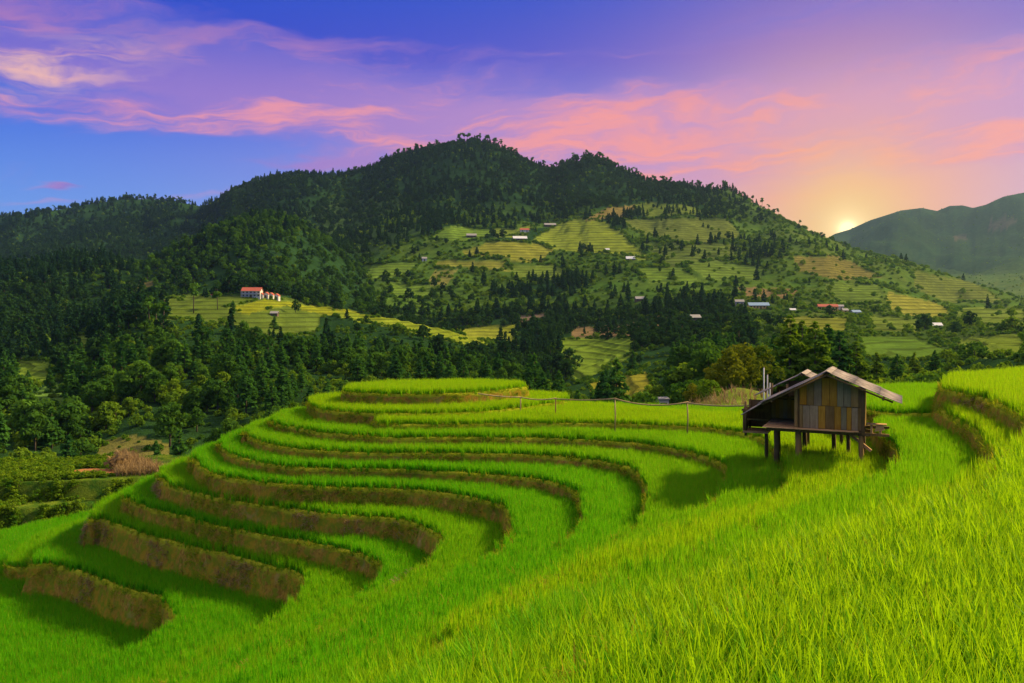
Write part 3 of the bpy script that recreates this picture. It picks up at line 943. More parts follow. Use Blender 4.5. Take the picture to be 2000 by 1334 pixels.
# what grows where: colour of the land, share of trees, stripes of small terraces
fields = [
    # polygon in photograph pixels, distance range, colour, trees, stripe height
    ([(1035, 468), (1100, 434), (1160, 428), (1215, 455), (1268, 505), (1180, 492), (1090, 488)], (500, 1000), (0.120, 0.155, 0.018), 0, 3.2),
    ([(892, 490), (960, 470), (1045, 474), (1085, 490), (1060, 512), (985, 503)], (450, 1000), (0.135, 0.145, 0.020), 0, 2.8),
    ([(830, 468), (880, 441), (965, 449), (930, 470)], (500, 1100), (0.075, 0.13, 0.016), 0, 3.0),
    ([(1140, 432), (1190, 404), (1245, 398), (1215, 427)], (600, 1100), (0.125, 0.100, 0.030), 0, 0),
    ([(1205, 428), (1420, 424), (1455, 466), (1340, 478), (1245, 452)], (500, 1000), (0.080, 0.105, 0.020), 0.03, 3.0),
    ([(1255, 470), (1440, 478), (1460, 500), (1300, 520)], (450, 1000), (0.065, 0.095, 0.018), 0.15, 3.0),
    ([(705, 517), (822, 508), (800, 538), (715, 542)], (450, 1000), (0.07, 0.12, 0.016), 0, 2.6),
    ([(845, 506), (985, 506), (1000, 530), (850, 522)], (450, 900), (0.11, 0.12, 0.02), 0, 2.4),
    ([(850, 530), (895, 528), (875, 560), (840, 552)], (400, 800), (0.12, 0.12, 0.03), 0, 0),
    ([(1098, 662), (1238, 660), (1232, 690), (1130, 750), (1092, 705)], (150, 420), (0.085, 0.135, 0.014), 0, 1.6),
    ([(1148, 748), (1262, 728), (1292, 775), (1165, 785)], (100, 330), (0.135, 0.135, 0.016), 0, 1.5),
    ([(893, 641), (1012, 634), (1003, 668), (898, 662)], (300, 520), (0.135, 0.155, 0.016), 0, 1.5),
    ([(318, 584), (420, 575), (560, 578), (640, 603), (610, 652), (520, 660), (470, 640), (400, 625), (330, 622)], (260, 480), (0.060, 0.092, 0.014), 0.05, 1.7),
    ([(440, 600), (520, 582), (650, 600), (760, 620), (640, 616), (560, 596), (480, 612)], (300, 480), (0.135, 0.155, 0.010), 0.02, 1.3),
    ([(650, 604), (760, 618), (870, 642), (962, 672), (900, 672), (800, 646), (660, 618)], (300, 420), (0.115, 0.150, 0.012), 0.02, 1.3),
    ([(28, 706), (102, 700), (98, 748), (28, 748)], (200, 420), (0.075, 0.12, 0.014), 0, 1.5),
    ([(133, 655), (178, 652), (178, 692), (138, 694)], (200, 450), (0.075, 0.115, 0.014), 0, 1.5),
    ([(1675, 656), (1785, 654), (1858, 690), (1800, 705), (1690, 698)], (140, 380), (0.060, 0.110, 0.014), 0, 1.5),
    ([(1520, 618), (1660, 622), (1650, 652), (1530, 648)], (240, 480), (0.120, 0.135, 0.018), 0.02, 1.5),
    ([(1735, 566), (1830, 588), (1868, 617), (1800, 618), (1735, 602)], (350, 700), (0.165, 0.170, 0.026), 0, 2.2),
    ([(1780, 528), (1905, 550), (1965, 592), (1850, 588), (1790, 560)], (350, 900), (0.095, 0.120, 0.022), 0.02, 2.4),
    ([(1870, 592), (2000, 598), (2010, 640), (1890, 632)], (300, 600), (0.100, 0.140, 0.020), 0.03, 2.0),
    ([(1120, 640), (1230, 632), (1300, 612), (1310, 628), (1240, 656), (1120, 660)], (300, 520), (0.12, 0.085, 0.040), 0.12, 0),
    ([(1440, 560), (1560, 560), (1550, 585), (1460, 585)], (350, 700), (0.11, 0.080, 0.035), 0.12, 0),
    ([(1010, 618), (1060, 612), (1075, 634), (1020, 636)], (350, 600), (0.10, 0.075, 0.050), 0, 0),
    ([(195, 862), (260, 850), (330, 868), (330, 895), (190, 895)], (100, 220), (0.085, 0.085, 0.022), 0.0, 0),
    ([(55, 775), (110, 740), (135, 790), (110, 860), (60, 870)], (110, 300), (0.060, 0.115, 0.022), 0.12, 0),
    ([(260, 560), (300, 548), (300, 580), (262, 590)], (300, 520), (0.07, 0.065, 0.025), 0.1, 0),
    ([(1360, 745), (1560, 745), (1560, 800), (1360, 800)], (50, 66), (0.11, 0.15, 0.018), 0.0, 0),
    ([(1330, 516), (1400, 508), (1500, 522), (1480, 546), (1380, 545)], (380, 900), (0.075, 0.120, 0.018), 0.03, 2.4),
    ([(1545, 498), (1640, 500), (1725, 540), (1640, 548), (1560, 530)], (380, 900), (0.115, 0.105, 0.026), 0.03, 2.4),
    ([(1600, 550), (1720, 556), (1730, 590), (1640, 596)], (350, 700), (0.080, 0.125, 0.018), 0.02, 2.0),
    ([(1235, 522), (1320, 520), (1390, 556), (1280, 556)], (350, 800), (0.075, 0.125, 0.016), 0.08, 2.4),
    ([(985, 520), (1080, 516), (1130, 540), (1010, 548)], (350, 800), (0.085, 0.125, 0.018), 0.05, 2.2),
    ([(755, 548), (850, 556), (840, 584), (770, 580)], (350, 800), (0.070, 0.120, 0.016), 0.05, 2.2),
    ([(955, 446), (1040, 440), (1030, 458), (970, 462)], (450, 1000), (0.095, 0.130, 0.018), 0.03, 2.8),
    ([(1240, 398), (1330, 400), (1400, 418), (1250, 420)], (500, 1100), (0.075, 0.105, 0.016), 0.12, 0),
    ([(1870, 660), (1990, 650), (2010, 690), (1880, 700)], (120, 330), (0.090, 0.130, 0.016), 0.02, 1.5),
    ([(1700, 612), (1800, 622), (1790, 645), (1700, 640)], (240, 480), (0.085, 0.120, 0.018), 0.02, 1.6),
    ([(600, 410), (700, 385), (790, 390), (830, 450), (720, 500), (640, 470)], (700, 1150), (0.026, 0.052, 0.014), 0.6, 0),
    ([(1930, 430), (1990, 425), (1965, 450), (1930, 452)], (1500, 3200), (0.055, 0.05, 0.030), 0, 0),
    ([(1860, 462), (1895, 455), (1890, 468), (1862, 470)], (1500, 3200), (0.055, 0.05, 0.030), 0, 0),
]


def inside(poly, x, y):
    r = np.zeros(x.shape, bool)
    for (a, b), (c, d) in zip(poly, poly[1:] + poly[:1]):
        if b == d:
            continue
        r ^= ((b > y) != (d > y)) & (x < (c - a) * (y - b) / (d - b) + a)
    return r


pxg = np.repeat(PXG[:, None], NYG, 1)
wob = (fbm(GX / 30, GY / 30, 3, 31) * 9, fbm(GX / 30 + 50, GY / 30, 3, 33) * 6)
BASE = np.empty(ZG.shape + (3,))
n1 = fbm(GX / 60, GY / 60, 4, 41)[..., None]
n2 = fbm(GX / 14, GY / 14, 3, 43)[..., None]
wood = np.array([0.020, 0.054, 0.016]) * (1 + .3 * n1)  # floor of the woods, darkened to stand in for the unlit mountainside
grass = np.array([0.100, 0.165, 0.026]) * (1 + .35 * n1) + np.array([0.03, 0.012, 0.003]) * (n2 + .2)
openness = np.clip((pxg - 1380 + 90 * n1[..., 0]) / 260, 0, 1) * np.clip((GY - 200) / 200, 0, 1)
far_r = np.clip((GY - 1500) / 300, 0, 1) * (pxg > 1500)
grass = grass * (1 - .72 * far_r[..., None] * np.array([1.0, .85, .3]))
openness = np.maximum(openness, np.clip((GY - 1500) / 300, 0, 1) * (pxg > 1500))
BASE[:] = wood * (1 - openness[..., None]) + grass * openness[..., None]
TREES = 1.0 - 0.80 * openness
TREES *= np.clip(0.75 + 0.9 * fbm(GX / 45, GY / 45, 3, 47), 0.15, 1)
# half open country between the woods on the lower flank of the main mountain
mid = np.clip((GY - 440) / 80, 0, 1) * np.clip((900 - GY) / 90, 0, 1) * np.clip((pxg - 700) / 60, 0, 1)
openfield = mid * (fbm(GX / 70 + 8, GY / 70, 3, 52) > -0.06)
BASE = BASE * (1 - .7 * openfield[..., None]) + .7 * openfield[..., None] * grass * np.array([0.85, 1.0, 0.8])
TREES *= 1 - .75 * openfield
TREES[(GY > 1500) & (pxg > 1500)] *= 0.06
STRIPE = np.zeros(ZG.shape)
for poly, (ya, yb), colr, tr_, stp in fields:
    s = inside(poly, pxg + wob[0], PROJ_Y + wob[1]) & (GY > ya) & (GY < yb)
    BASE[s] = np.array(colr) * 1.75 * (1 + .18 * n2[s] + .12 * n1[s])
    TREES[s] = tr_
    STRIPE[s] = stp
for poly, (ya, yb), share in (([(300, 596), (420, 585), (660, 596), (980, 660), (980, 700), (700, 690), (560, 690), (330, 680)], (222, 420), .07),
                              ([(1070, 640), (1300, 640), (1330, 830), (1070, 830)], (100, 275), .10),
                              ([(880, 630), (1020, 625), (1020, 690), (880, 690)], (250, 470), .12),
                              ([(1640, 640), (2010, 610), (2010, 760), (1640, 760)], (90, 330), .16),
                              ([(1480, 600), (1700, 600), (1700, 680), (1480, 680)], (200, 430), .14)):
    s = inside(poly, pxg + wob[0], PROJ_Y + wob[1]) & (GY > ya) & (GY < yb)
    TREES[s] *= share
HOUSES = {'guest': (490, 580), 'c0': (509, 583), 'c1': (519, 582), 'c2': (528, 583), 'c3': (539, 585), 'shed': (420, 580), 'hut': (535, 618)}
HOUSES.update({k: p for k, p in enumerate([(1016, 470), (921, 464), (1075, 443), (1025, 454), (1232, 509), (1186, 491), (829, 510), (1252, 588), (1445, 598), (1483, 603), (1549, 608), (1618, 606),
                                           (1643, 605), (1652, 611), (1674, 615), (1830, 640), (1360, 626)])})
for (hp, hq) in HOUSES.values():
    hx, hy, hz = on_ground(hp, hq, 230)
    TREES[(np.abs(GX - hx) < 4 + hy * .012) & (GY > hy - 10 - hy * .05) & (GY < hy + 6)] = 0
TREES[GY < 90] = 0

# small terraces are cut into the slope
st_ = STRIPE > 0
q = np.where(st_, STRIPE, 1.0)
fr = ZG / q
ZG = np.where(st_, q * (np.floor(fr) + np.clip((fr - np.floor(fr) - .55) / .45, 0, 1)), ZG)


def mat_land():
    m, t = new_mat('land')
    c = t.n('ShaderNodeAttribute', attribute_name='soil')
    s = t.n('ShaderNodeAttribute', attribute_name='stripe')
    g = t.n('ShaderNodeNewGeometry')
    sp = t.n('ShaderNodeSeparateXYZ')
    t.put(sp.inputs[0], g.outputs['Position'])
    nz = t.noise(g.outputs['Position'], 0.12, 6, 0.65)
    fz = t.m('FRACT', t.m('ADD', t.m('DIVIDE', sp.outputs[2], t.m('MAXIMUM', s.outputs['Fac'], 0.5)), t.m('MULTIPLY', nz, 0.25)))
    bank = t.m('MULTIPLY', t.smooth(fz, 0.60, 0.78), t.smooth(s.outputs['Fac'], 0.2, 0.6))
    col = t.mix(t.m('MULTIPLY', bank, 0.5), c.outputs['Color'], (0.035, 0.048, 0.012, 1))
    col = t.mix(1.0, col, t.ramp(nz, [(0.25, (0.6, 0.62, 0.6)), (0.75, (1.4, 1.36, 1.3))]), 'MULTIPLY')
    nf = t.noise(g.outputs['Position'], 1.3, 5, 0.7)
    surface(t, diffuse(t, col, bump(t, nf, 1.0, 0.5)))
    return m


NPX = len(PXG)
ii, jj = np.meshgrid(np.arange(NPX - 1), np.arange(NYG - 1), indexing='ij')
k0 = (ii * NYG + jj).ravel()
quads = np.stack([k0, k0 + NYG, k0 + NYG + 1, k0 + 1], 1)
Vt = np.stack([GX, GY, ZG], -1).reshape(-1, 3)
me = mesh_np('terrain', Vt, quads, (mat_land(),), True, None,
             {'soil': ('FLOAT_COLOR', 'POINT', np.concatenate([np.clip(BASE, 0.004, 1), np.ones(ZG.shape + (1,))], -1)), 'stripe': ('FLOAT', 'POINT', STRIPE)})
tag(link('terrain', me), kind='structure')
mb = MB()
mb.poly([(4000 * math.cos(a), 4000 * math.sin(a), -62) for a in np.linspace(0, 2 * math.pi, 65)[:-1]], [tuple(range(64))])
mg, t = new_mat('plain_ground')
gg = t.n('ShaderNodeNewGeometry')
surface(t, principled(t, t.mix(t.noise(gg.outputs['Position'], 0.01, 5), (0.03, 0.05, 0.015, 1), (0.06, 0.08, 0.02, 1)), 0.95, spec=0.05))
tag(mb.build('ground', mg), kind='structure')

# the air over the valley
M_HAZE = bpy.data.materials.new('haze')
M_HAZE.use_nodes = True
t = NT(M_HAZE.node_tree)
pv = t.n('ShaderNodeVolumePrincipled')
pv.inputs['Color'].default_value = (0.42, 0.68, 1.0, 1)
pv.inputs['Density'].default_value = 0.000062
pv.inputs['Anisotropy'].default_value = 0.6
ov = t.n('ShaderNodeOutputMaterial')
t.put(ov.inputs['Volume'], pv.outputs[0])
hz_ = MB().box(-4100, 4100, -4100, 4100, -64, 470).build('haze', M_HAZE)
tag(hz_, 'thin evening haze filling the valley', 'haze', kind='stuff')

# ------------------------------------------------------------------ trees


def mat_leaf(name, dark, light, share=0.3):
    m, t = new_mat(name)
    a = t.n('ShaderNodeAttribute', attribute_name='tint')
    oi = t.n('ShaderNodeObjectInfo')
    nz = t.noise(oi.outputs['Location'], 0.02, 3, 0.6)
    f = t.m('ADD', t.m('MULTIPLY', a.outputs['Fac'], 0.4), t.m('ADD', t.m('MULTIPLY', oi.outputs['Random'], 0.45), t.m('MULTIPLY', t.m('SUBTRACT', nz, 0.35), 0.7)))
    c = t.ramp(f, [(0.15, dark), (0.95, light)])
    surface(t, leafy(t, c, t.mix(1.0, c, (1.5, 1.35, 0.5, 1), 'MULTIPLY'), share, 0.7, 0.0))
    return m


M_LEAF = {'dark': mat_leaf('leaf_dark', (0.024, 0.085, 0.016), (0.10, 0.22, 0.022)),
          'mid': mat_leaf('leaf_mid', (0.045, 0.135, 0.014), (0.18, 0.29, 0.020)),
          'pine': mat_leaf('needle', (0.020, 0.085, 0.022), (0.08, 0.21, 0.028)),
          'gold': mat_leaf('leaf_gold', (0.040, 0.095, 0.010), (0.24, 0.26, 0.016))}
M_LEAF['far'] = mat_leaf('leaf_far', (0.012, 0.046, 0.016), (0.042, 0.105, 0.022), .2)  # darker copies of leaf and needle: shade of the far slopes put into colour
M_LEAF['farpine'] = mat_leaf('needle_far', (0.010, 0.044, 0.020), (0.034, 0.094, 0.026), .2)
M_BARK, t = new_mat('bark')
gg = t.n('ShaderNodeNewGeometry')
surface(t, principled(t, t.mix(t.noise(gg.outputs['Position'], 3.0, 5), (0.045, 0.034, 0.022, 1), (0.15, 0.12, 0.09, 1)), 0.95, spec=0.1))


def leaves_mesh(name, C, D, size, tint, mat, asp=1.7):
    """one small rhombic leaf spray at each point C, roughly facing D"""
    n = len(C)
    g = np.random.default_rng(len(name) * 77 + n)
    D = D + g.normal(0, .55, (n, 3))
    D /= np.linalg.norm(D, axis=1)[:, None] + 1e-9
    a = np.cross(D, g.normal(0, 1, (n, 3)))
    a /= np.linalg.norm(a, axis=1)[:, None] + 1e-9
    b = np.cross(D, a)
    s = (size * g.uniform(.6, 1.3, n))[:, None]
    V = np.stack([C - a * s * asp * .5, C + b * s * .5 + D * s * .12, C + a * s * asp * .5, C - b * s * .5 + D * s * .12], 1).reshape(-1, 3)
    fc = np.arange(4 * n).reshape(-1, 4)
    return mesh_np(name, V, fc, (mat,), False, None, {'tint': ('FLOAT', 'POINT', np.repeat(tint, 4))})


def broadleaf(seed, h, spread, n, size, mat, bare=0.25, lobes=11, sparse=1.0):
    g = np.random.default_rng(seed)
    L = []
    for k in range(lobes):
        f = (k + .5) / lobes
        zz = h * (bare + (1 - bare) * (0.18 + 0.74 * f))
        rad = spread * math.sin(math.pi * (0.18 + 0.76 * f)) * g.uniform(.25, .85)
        a = k * 2.4 + g.uniform(-.5, .5)
        L.append((rad * math.cos(a), rad * math.sin(a), zz, spread * g.uniform(.32, .55) * (1.1 - .35 * f) * sparse))
    C, D, Tn = [], [], []
    w = np.array([l[3] ** 2 for l in L])
    cnt = (n * w / w.sum()).astype(int)
    for (x, y, zz, r), c in zip(L, cnt):
        d = g.normal(0, 1, (c, 3))
        d[:, 2] = np.abs(d[:, 2]) * 1.0 - .35
        d /= np.linalg.norm(d, axis=1)[:, None]
        rr = r * g.uniform(.55, 1.12, c) ** .6
        p = d * rr[:, None] * np.array([1, 1, .78]) + np.array([x, y, zz])
        C.append(p); D.append(d); Tn.append(np.clip(g.uniform(0, 1) * .45 + g.uniform(0, .55, c), 0, 1))
    crown = leaves_mesh('crown', np.concatenate(C), np.concatenate(D), size, np.concatenate(Tn), mat)
    tb = MB()
    r0 = h * .022 + .02
    top = h * .8
    lean = g.uniform(-.03, .03, 2) * h
    tb.tube([(0, 0, -.8), (lean[0] * .3, lean[1] * .3, h * .3), (lean[0] * .7, lean[1] * .7, h * .58), (lean[0], lean[1], top)], [r0 * 1.25, r0, r0 * .65, r0 * .2], 6)
    for (x, y, zz, r) in L[::2]:
        zb = zz * .68
        tb.tube([(lean[0] * zb / top * .9, lean[1] * zb / top * .9, zb), (x * .55, y * .55, (zb + zz) / 2), (x, y, zz)], [r0 * .45, r0 * .3, r0 * .12], 4)
    return tb.mesh('trunk', M_BARK, True), crown


def conifer(seed, h, spread, mat, whorls=13, size=0.55, bare=0.16, dense=1.0):
    g = np.random.default_rng(seed)
    C, D, Tn = [], [], []
    tb = MB()
    r0 = h * .016 + .03
    tb.tube([(0, 0, -.8), (0, 0, h * .5), (0, 0, h * .97)], [r0 * 1.2, r0 * .75, r0 * .15], 6)
    for k in range(whorls):
        f = k / (whorls - 1)
        zz = h * (bare + (1 - bare) * f ** .92)
        ln = spread * (1 - f) ** .75 * g.uniform(.7, 1.1) + .12
        nb = 6 if f < .7 else 4
        tv = g.uniform(0, .4)
        for b in range(nb):
            a = g.uniform(0, 6.283)
            up = g.uniform(-.12, .22)
            m = max(3, int(ln / size * 3.4 * dense))
            s = np.sqrt(g.uniform(.04, 1, m))
            spreadw = (1 - s) * .1 + .16 * ln * np.sin(s * 3.0)
            off = g.normal(0, 1, m) * spreadw
            x, y = math.cos(a), math.sin(a)
            p = np.stack([x * s * ln - y * off, y * s * ln + x * off, zz + up * s * ln - .10 * ln * s ** 2 + g.normal(0, .07 * size, m)], 1)
            C.append(p); D.append(np.tile(np.array([x * .35, y * .35, .9]), (m, 1))); Tn.append(np.clip(tv + g.uniform(0, .5, m) + .15 * s, 0, 1))
            if k % 2 == 0 and b < 3:
                tb.tube([(0, 0, zz), (x * ln * .75, y * ln * .75, zz + up * ln * .75 - .06 * ln)], [r0 * .22, r0 * .06], 3)
    crown = leaves_mesh('crown', np.concatenate(C), np.concatenate(D), size, np.concatenate(Tn), mat, 2.1)
    return tb.mesh('trunk', M_BARK, True), crown


def skyline_tree(seed, h, mat):
    g = np.random.default_rng(seed)
    tb = MB()
    r0 = .016 * h
    lean = g.uniform(-.08, .08, 2) * h
    tb.tube([(0, 0, -1), (lean[0] * .5, lean[1] * .5, h * .5), (lean[0], lean[1], h * .95)], [r0 * 1.2, r0, r0 * .3], 5)
    C, D, Tn = [], [], []
    for k in range(g.integers(4, 7)):
        zz = h * g.uniform(.58, .98)
        a = g.uniform(0, 6.283)
        rad = h * g.uniform(.04, .20)
        c0 = np.array([lean[0] + rad * math.cos(a), lean[1] + rad * math.sin(a), zz])
        r = h * g.uniform(.08, .15)
        tb.tube([(lean[0] * .8, lean[1] * .8, zz - h * .12), tuple(c0)], [r0 * .5, r0 * .2], 3)
        m = 34
        d = g.normal(0, 1, (m, 3))
        d /= np.linalg.norm(d, axis=1)[:, None]
        C.append(c0 + d * (r * g.uniform(.4, 1, m))[:, None] * np.array([1.15, 1.15, .7])); D.append(d); Tn.append(g.uniform(0, 1, m))
    return tb.mesh('trunk', M_BARK, True), leaves_mesh('crown', np.concatenate(C), np.concatenate(D), h * .075, np.concatenate(Tn), mat)


def joined(name, trunk, crown):
    """trunk and crown as one plant for the woods that nobody counts"""
    bm = bmesh.new()
    bm.from_mesh(trunk)
    nf = len(bm.faces)
    bm.from_mesh(crown)
    bm.faces.ensure_lookup_table()
    for k, f in enumerate(bm.faces):
        f.material_index = 0 if k < nf else 1
    me = bpy.data.meshes.new(name)
    bm.to_mesh(me)
    bm.free()
    me.materials.append(trunk.materials[0])
    me.materials.append(crown.materials[0])
    return bpy.data.objects.new(name, me)


# the far woods
far_kinds = [joined('far_tree_%02d' % k, *broadleaf(300 + k, 10, 4.0, 230, 1.15, M_LEAF['far'], .12, 9)) for k in range(4)]
far_kinds += [joined('far_tree_%02d' % (4 + k), *conifer(320 + k, 12, 3.2, M_LEAF['farpine'], 9, 1.2, .14)) for k in range(4)]
far_kinds += [joined('far_tree_%02d' % (8 + k), *broadleaf(340 + k, 5, 3.2, 170, 0.95, M_LEAF['mid'], .02, 7)) for k in range(3)]
far_kinds += [joined('far_tree_%02d' % (11 + k), *broadleaf(350 + k, 9, 3.6, 230, 1.05, M_LEAF['dark'], .12, 9)) for k in range(3)]
SRC_WOOD = source('wood_source', far_kinds)


def wood_points(y0, y1, spacing, p0=-350, p1=2350):
    """scattered over the ground, uniform in area, thinned by the share of trees, kept where it can be seen"""
    area = 0.5 * (p1 - p0) / F * (y1 ** 2 - y0 ** 2)
    n = int(area / spacing ** 2)
    Y = np.sqrt(rng.uniform(y0 ** 2, y1 ** 2, n))
    P = rng.uniform(p0, p1, n)
    tr_ = bil(TREES, P, Y)
    keep = rng.uniform(0, 1, n) < tr_
    Y, P = Y[keep], P[keep]
    z = bil(ZG, P, Y)
    vis = (z + 13) / Y > bil(SLOPE, P, np.maximum(Y - 8, 31)) - 0.004
    return P[vis], Y[vis], z[vis]


sets = [wood_points(250, 420, 3.8), wood_points(420, 700, 4.1), wood_points(700, 1300, 4.4), wood_points(1300, 2900, 10.0)]
WP, WY, WZ = (np.concatenate([s[k] for s in sets]) for k in range(3))
n = len(WP)
WX = (WP - CX) / F * WY
bush = (rng.uniform(0, 1, n) < np.clip(bil(openness, WP, WY) * 1.1 + bil(openfield, WP, WY) * .6 + .12, 0, .95))
pine = fbm(WX / 90, WY / 90, 3, 61) + rng.normal(0, .12, n) > -0.02
idx = np.where(bush, rng.integers(8, 11, n), np.where(pine, rng.integers(4, 8, n), rng.integers(0, 4, n)))
cone = (WP > 260) & (WP < 740) & (WY > 440) & (WY < 690) & (rng.uniform(0, 1, n) < .75)
idx = np.where(cone, rng.integers(11, 14, n), idx)
sc = rng.uniform(.30, .70, n) * np.where(rng.uniform(0, 1, n) < .08, 1.35, 1.0)
sc[WY > 1300] *= 1.25
scatter('far_wood', np.c_[WX, WY, WZ - .3], np.c_[rng.normal(0, .04, n), rng.normal(0, .04, n), rng.uniform(0, 6.28, n)],
        np.c_[sc, sc, sc * rng.uniform(.85, 1.2, n)], idx, SRC_WOOD, 'dark green forest covering the hills and mountains across the valley', 'forest')
print('wood', n)
# scrub on the open slopes, hedges round the fields
scrub = [joined('scrub_%02d' % k, *broadleaf(360 + k, 1.6, 1.5, 70, 0.62, M_LEAF[('mid', 'dark', 'mid')[k]], .0, 6)) for k in range(3)]
SRC_SCRUB = source('scrub_source', scrub)
OPEN = np.clip(np.maximum(openness, openfield) * 1.0 + .25, 0, 1) * np.clip(.38 + 1.0 * fbm(GX / 38, GY / 38, 4, 58), .04, 1)
OPEN[(GY < 320) & (STRIPE == 0)] += .45
OPEN[STRIPE > 0] = 0.0
OPEN[(GY > 1500)] *= .5
sv = []
for (ya, yb, sp) in ((90, 300, 2.6), (300, 520, 3.0), (520, 950, 4.2), (950, 2600, 13.0)):
    area = 0.5 * 2500 / F * (yb ** 2 - ya ** 2)
    m_ = int(area / sp ** 2)
    Yq, Pq = np.sqrt(rng.uniform(ya ** 2, yb ** 2, m_)), rng.uniform(-250, 2250, m_)
    kq = rng.uniform(0, 1, m_) < bil(OPEN, Pq, Yq)
    Yq, Pq = Yq[kq], Pq[kq]
    zq = bil(ZG, Pq, Yq)
    vq = (zq + 2.5) / Yq > bil(SLOPE, Pq, np.maximum(Yq - 6, 31)) - 0.003
    sv.append(np.c_[(Pq[vq] - CX) / F * Yq[vq], Yq[vq], zq[vq]])
for poly, (ya, yb), colr, tr_, stp in fields:
    if not stp:
        continue
    for (a, b), (c, d) in zip(poly, poly[1:] + poly[:1]):
        L_ = math.hypot(c - a, d - b)
        for q in range(int(L_ / 2.4)):
            f = q * 2.4 / L_
            if vnoise(np.array([(a + (c - a) * f) / 16]), np.array([(b + (d - b) * f) / 9]), 5)[0] < .42:
                continue
            x, y, z = on_ground(a + (c - a) * f + rnd.gauss(0, 1.6), b + (d - b) * f + rnd.gauss(0, .8), max(ya, 90))
            if ya < y < yb:
                sv.append(np.array([[x, y, z]]))
sv = np.concatenate(sv)
n = len(sv)
s_ = rng.uniform(.4, 1.15, n) * np.clip(sv[:, 1] / 500, .6, 1.2)
scatter('scrub', sv - np.array([0, 0, .1]), np.c_[s_ * 0, s_ * 0, rng.uniform(0, 6.28, n)], np.c_[s_, s_, s_], rng.integers(0, 3, n), SRC_SCRUB,
        'low green scrub and hedges on the open slopes between the fields', 'bushes')
# the wood on the near side of the valley: single trees
NP, NY_, NZ = wood_points(112, 250, 5.4, -150, 1450)
o_ = np.argsort(NY_)
NP, NY_, NZ = NP[o_], NY_[o_], NZ[o_]
print('near wood', len(NP))

# ------------------------------------------------------------------ single trees


def plant_tree(name, meshes, loc, s, rz, label, cat, group=None, sz=None):
    r = empty(name, loc, rz)
    r.scale = (s, s, sz or s)
    tag(r, label, cat, group)
    for nm, me_ in zip(('trunk', 'crown'), meshes):
        link(nm, me_, r)
    return r


near_pine = [conifer(400 + k, 11, 3.0, M_LEAF['pine'], 15, 0.62, .22) for k in range(5)]
near_leaf = [broadleaf(420 + k, 10, 3.6, 900, 0.62, M_LEAF['dark'], .2, 12) for k in range(4)]
near_pale = [broadleaf(440 + k, 7, 3.0, 700, 0.55, M_LEAF['mid'], .1, 10) for k in range(2)]
NXX = (NP - CX) / F * NY_
vis_top = HY - F * (NZ + 9) / NY_
size_rank = np.argsort(NY_)
kind_n = fbm(NXX / 35, NY_ / 35, 3, 81) + rng.normal(0, .12, len(NP))
chosen = size_rank[:285]
for k in chosen:
    s = rng.uniform(.45, .85)
    loc = (NXX[k], NY_[k], NZ[k] - .2)
    rz = rng.uniform(0, 6.28)
    if kind_n[k] > -0.05:
        plant_tree('pine_tree', near_pine[k % 5], loc, s, rz, 'dark green pine in the wood on the slope below the terraced hill', 'pine', 'pines in the wood below the terraced hill')
    elif kind_n[k] > -0.38:
        plant_tree('broadleaf_tree', near_leaf[k % 4], loc, s, rz, 'round dark broadleaf tree in the wood on the slope below the terraced hill', 'tree', 'broadleaf trees in the wood below the terraced hill')
    else:
        plant_tree('broadleaf_tree', near_pale[k % 2], loc, s, rz, 'low light green tree in the wood on the slope below the terraced hill', 'tree', 'light green trees in the wood below the terraced hill')
rest = size_rank[285:]
SRC_NEARWOOD = source('near_wood_source', [joined('near_tree_%02d' % k, *m) for k, m in enumerate(near_pine + near_leaf + near_pale)])
kk = np.where(kind_n[rest] > -.05, rng.integers(0, 5, len(rest)), np.where(kind_n[rest] > -.38, rng.integers(5, 9, len(rest)), rng.integers(9, 11, len(rest))))
s = rng.uniform(.42, .8, len(rest))
scatter('valley_wood', np.c_[NXX[rest], NY_[rest], NZ[rest] - .2], np.c_[s * 0, s * 0, rng.uniform(0, 6.28, len(rest))], np.c_[s, s, s], kk, SRC_NEARWOOD,
        'dense dark forest filling the valley behind the terraced hill', 'forest')

# undergrowth between the near trees
SRC_BUSH = source('bush_source', [joined('bush_%02d' % k, *broadleaf(460 + k, 2.6, 2.2, 260, 0.42, M_LEAF[('mid', 'dark', 'dark')[k % 3]], .0, 7)) for k in range(4)])
BP, BY, BZ = wood_points(82, 300, 4.4, -150, 2150)
BX = (BP - CX) / F * BY
nb = len(BP)
s = rng.uniform(.5, 1.2, nb)
scatter('undergrowth', np.c_[BX, BY, BZ - .2], np.c_[s * 0, s * 0, rng.uniform(0, 6.28, nb)], np.c_[s, s, s], rng.integers(0, 4, nb), SRC_BUSH,
        'low green bushes and undergrowth on the valley slopes', 'bushes')

# trees behind the hut
hut_pine = [conifer(500 + k, 8, 2.7, M_LEAF['mid'] if k % 4 else M_LEAF['pine'], 17, 0.36, .12, 1.5) for k in range(5)]
hut_gold = [broadleaf(520 + k, 4.5, 2.0, 1500, 0.22, M_LEAF['gold'], .05, 12) for k in range(3)]
hut_bush = [broadleaf(530 + k, 2.2, 1.5, 800, 0.20, M_LEAF['mid'], .0, 9) for k in range(2)]


def stand(px_, Y_, drop=0.15):
    x = (px_ - CX) / F * Y_
    return (x, Y_, float(ground_z(x, Y_)[0]) - drop)


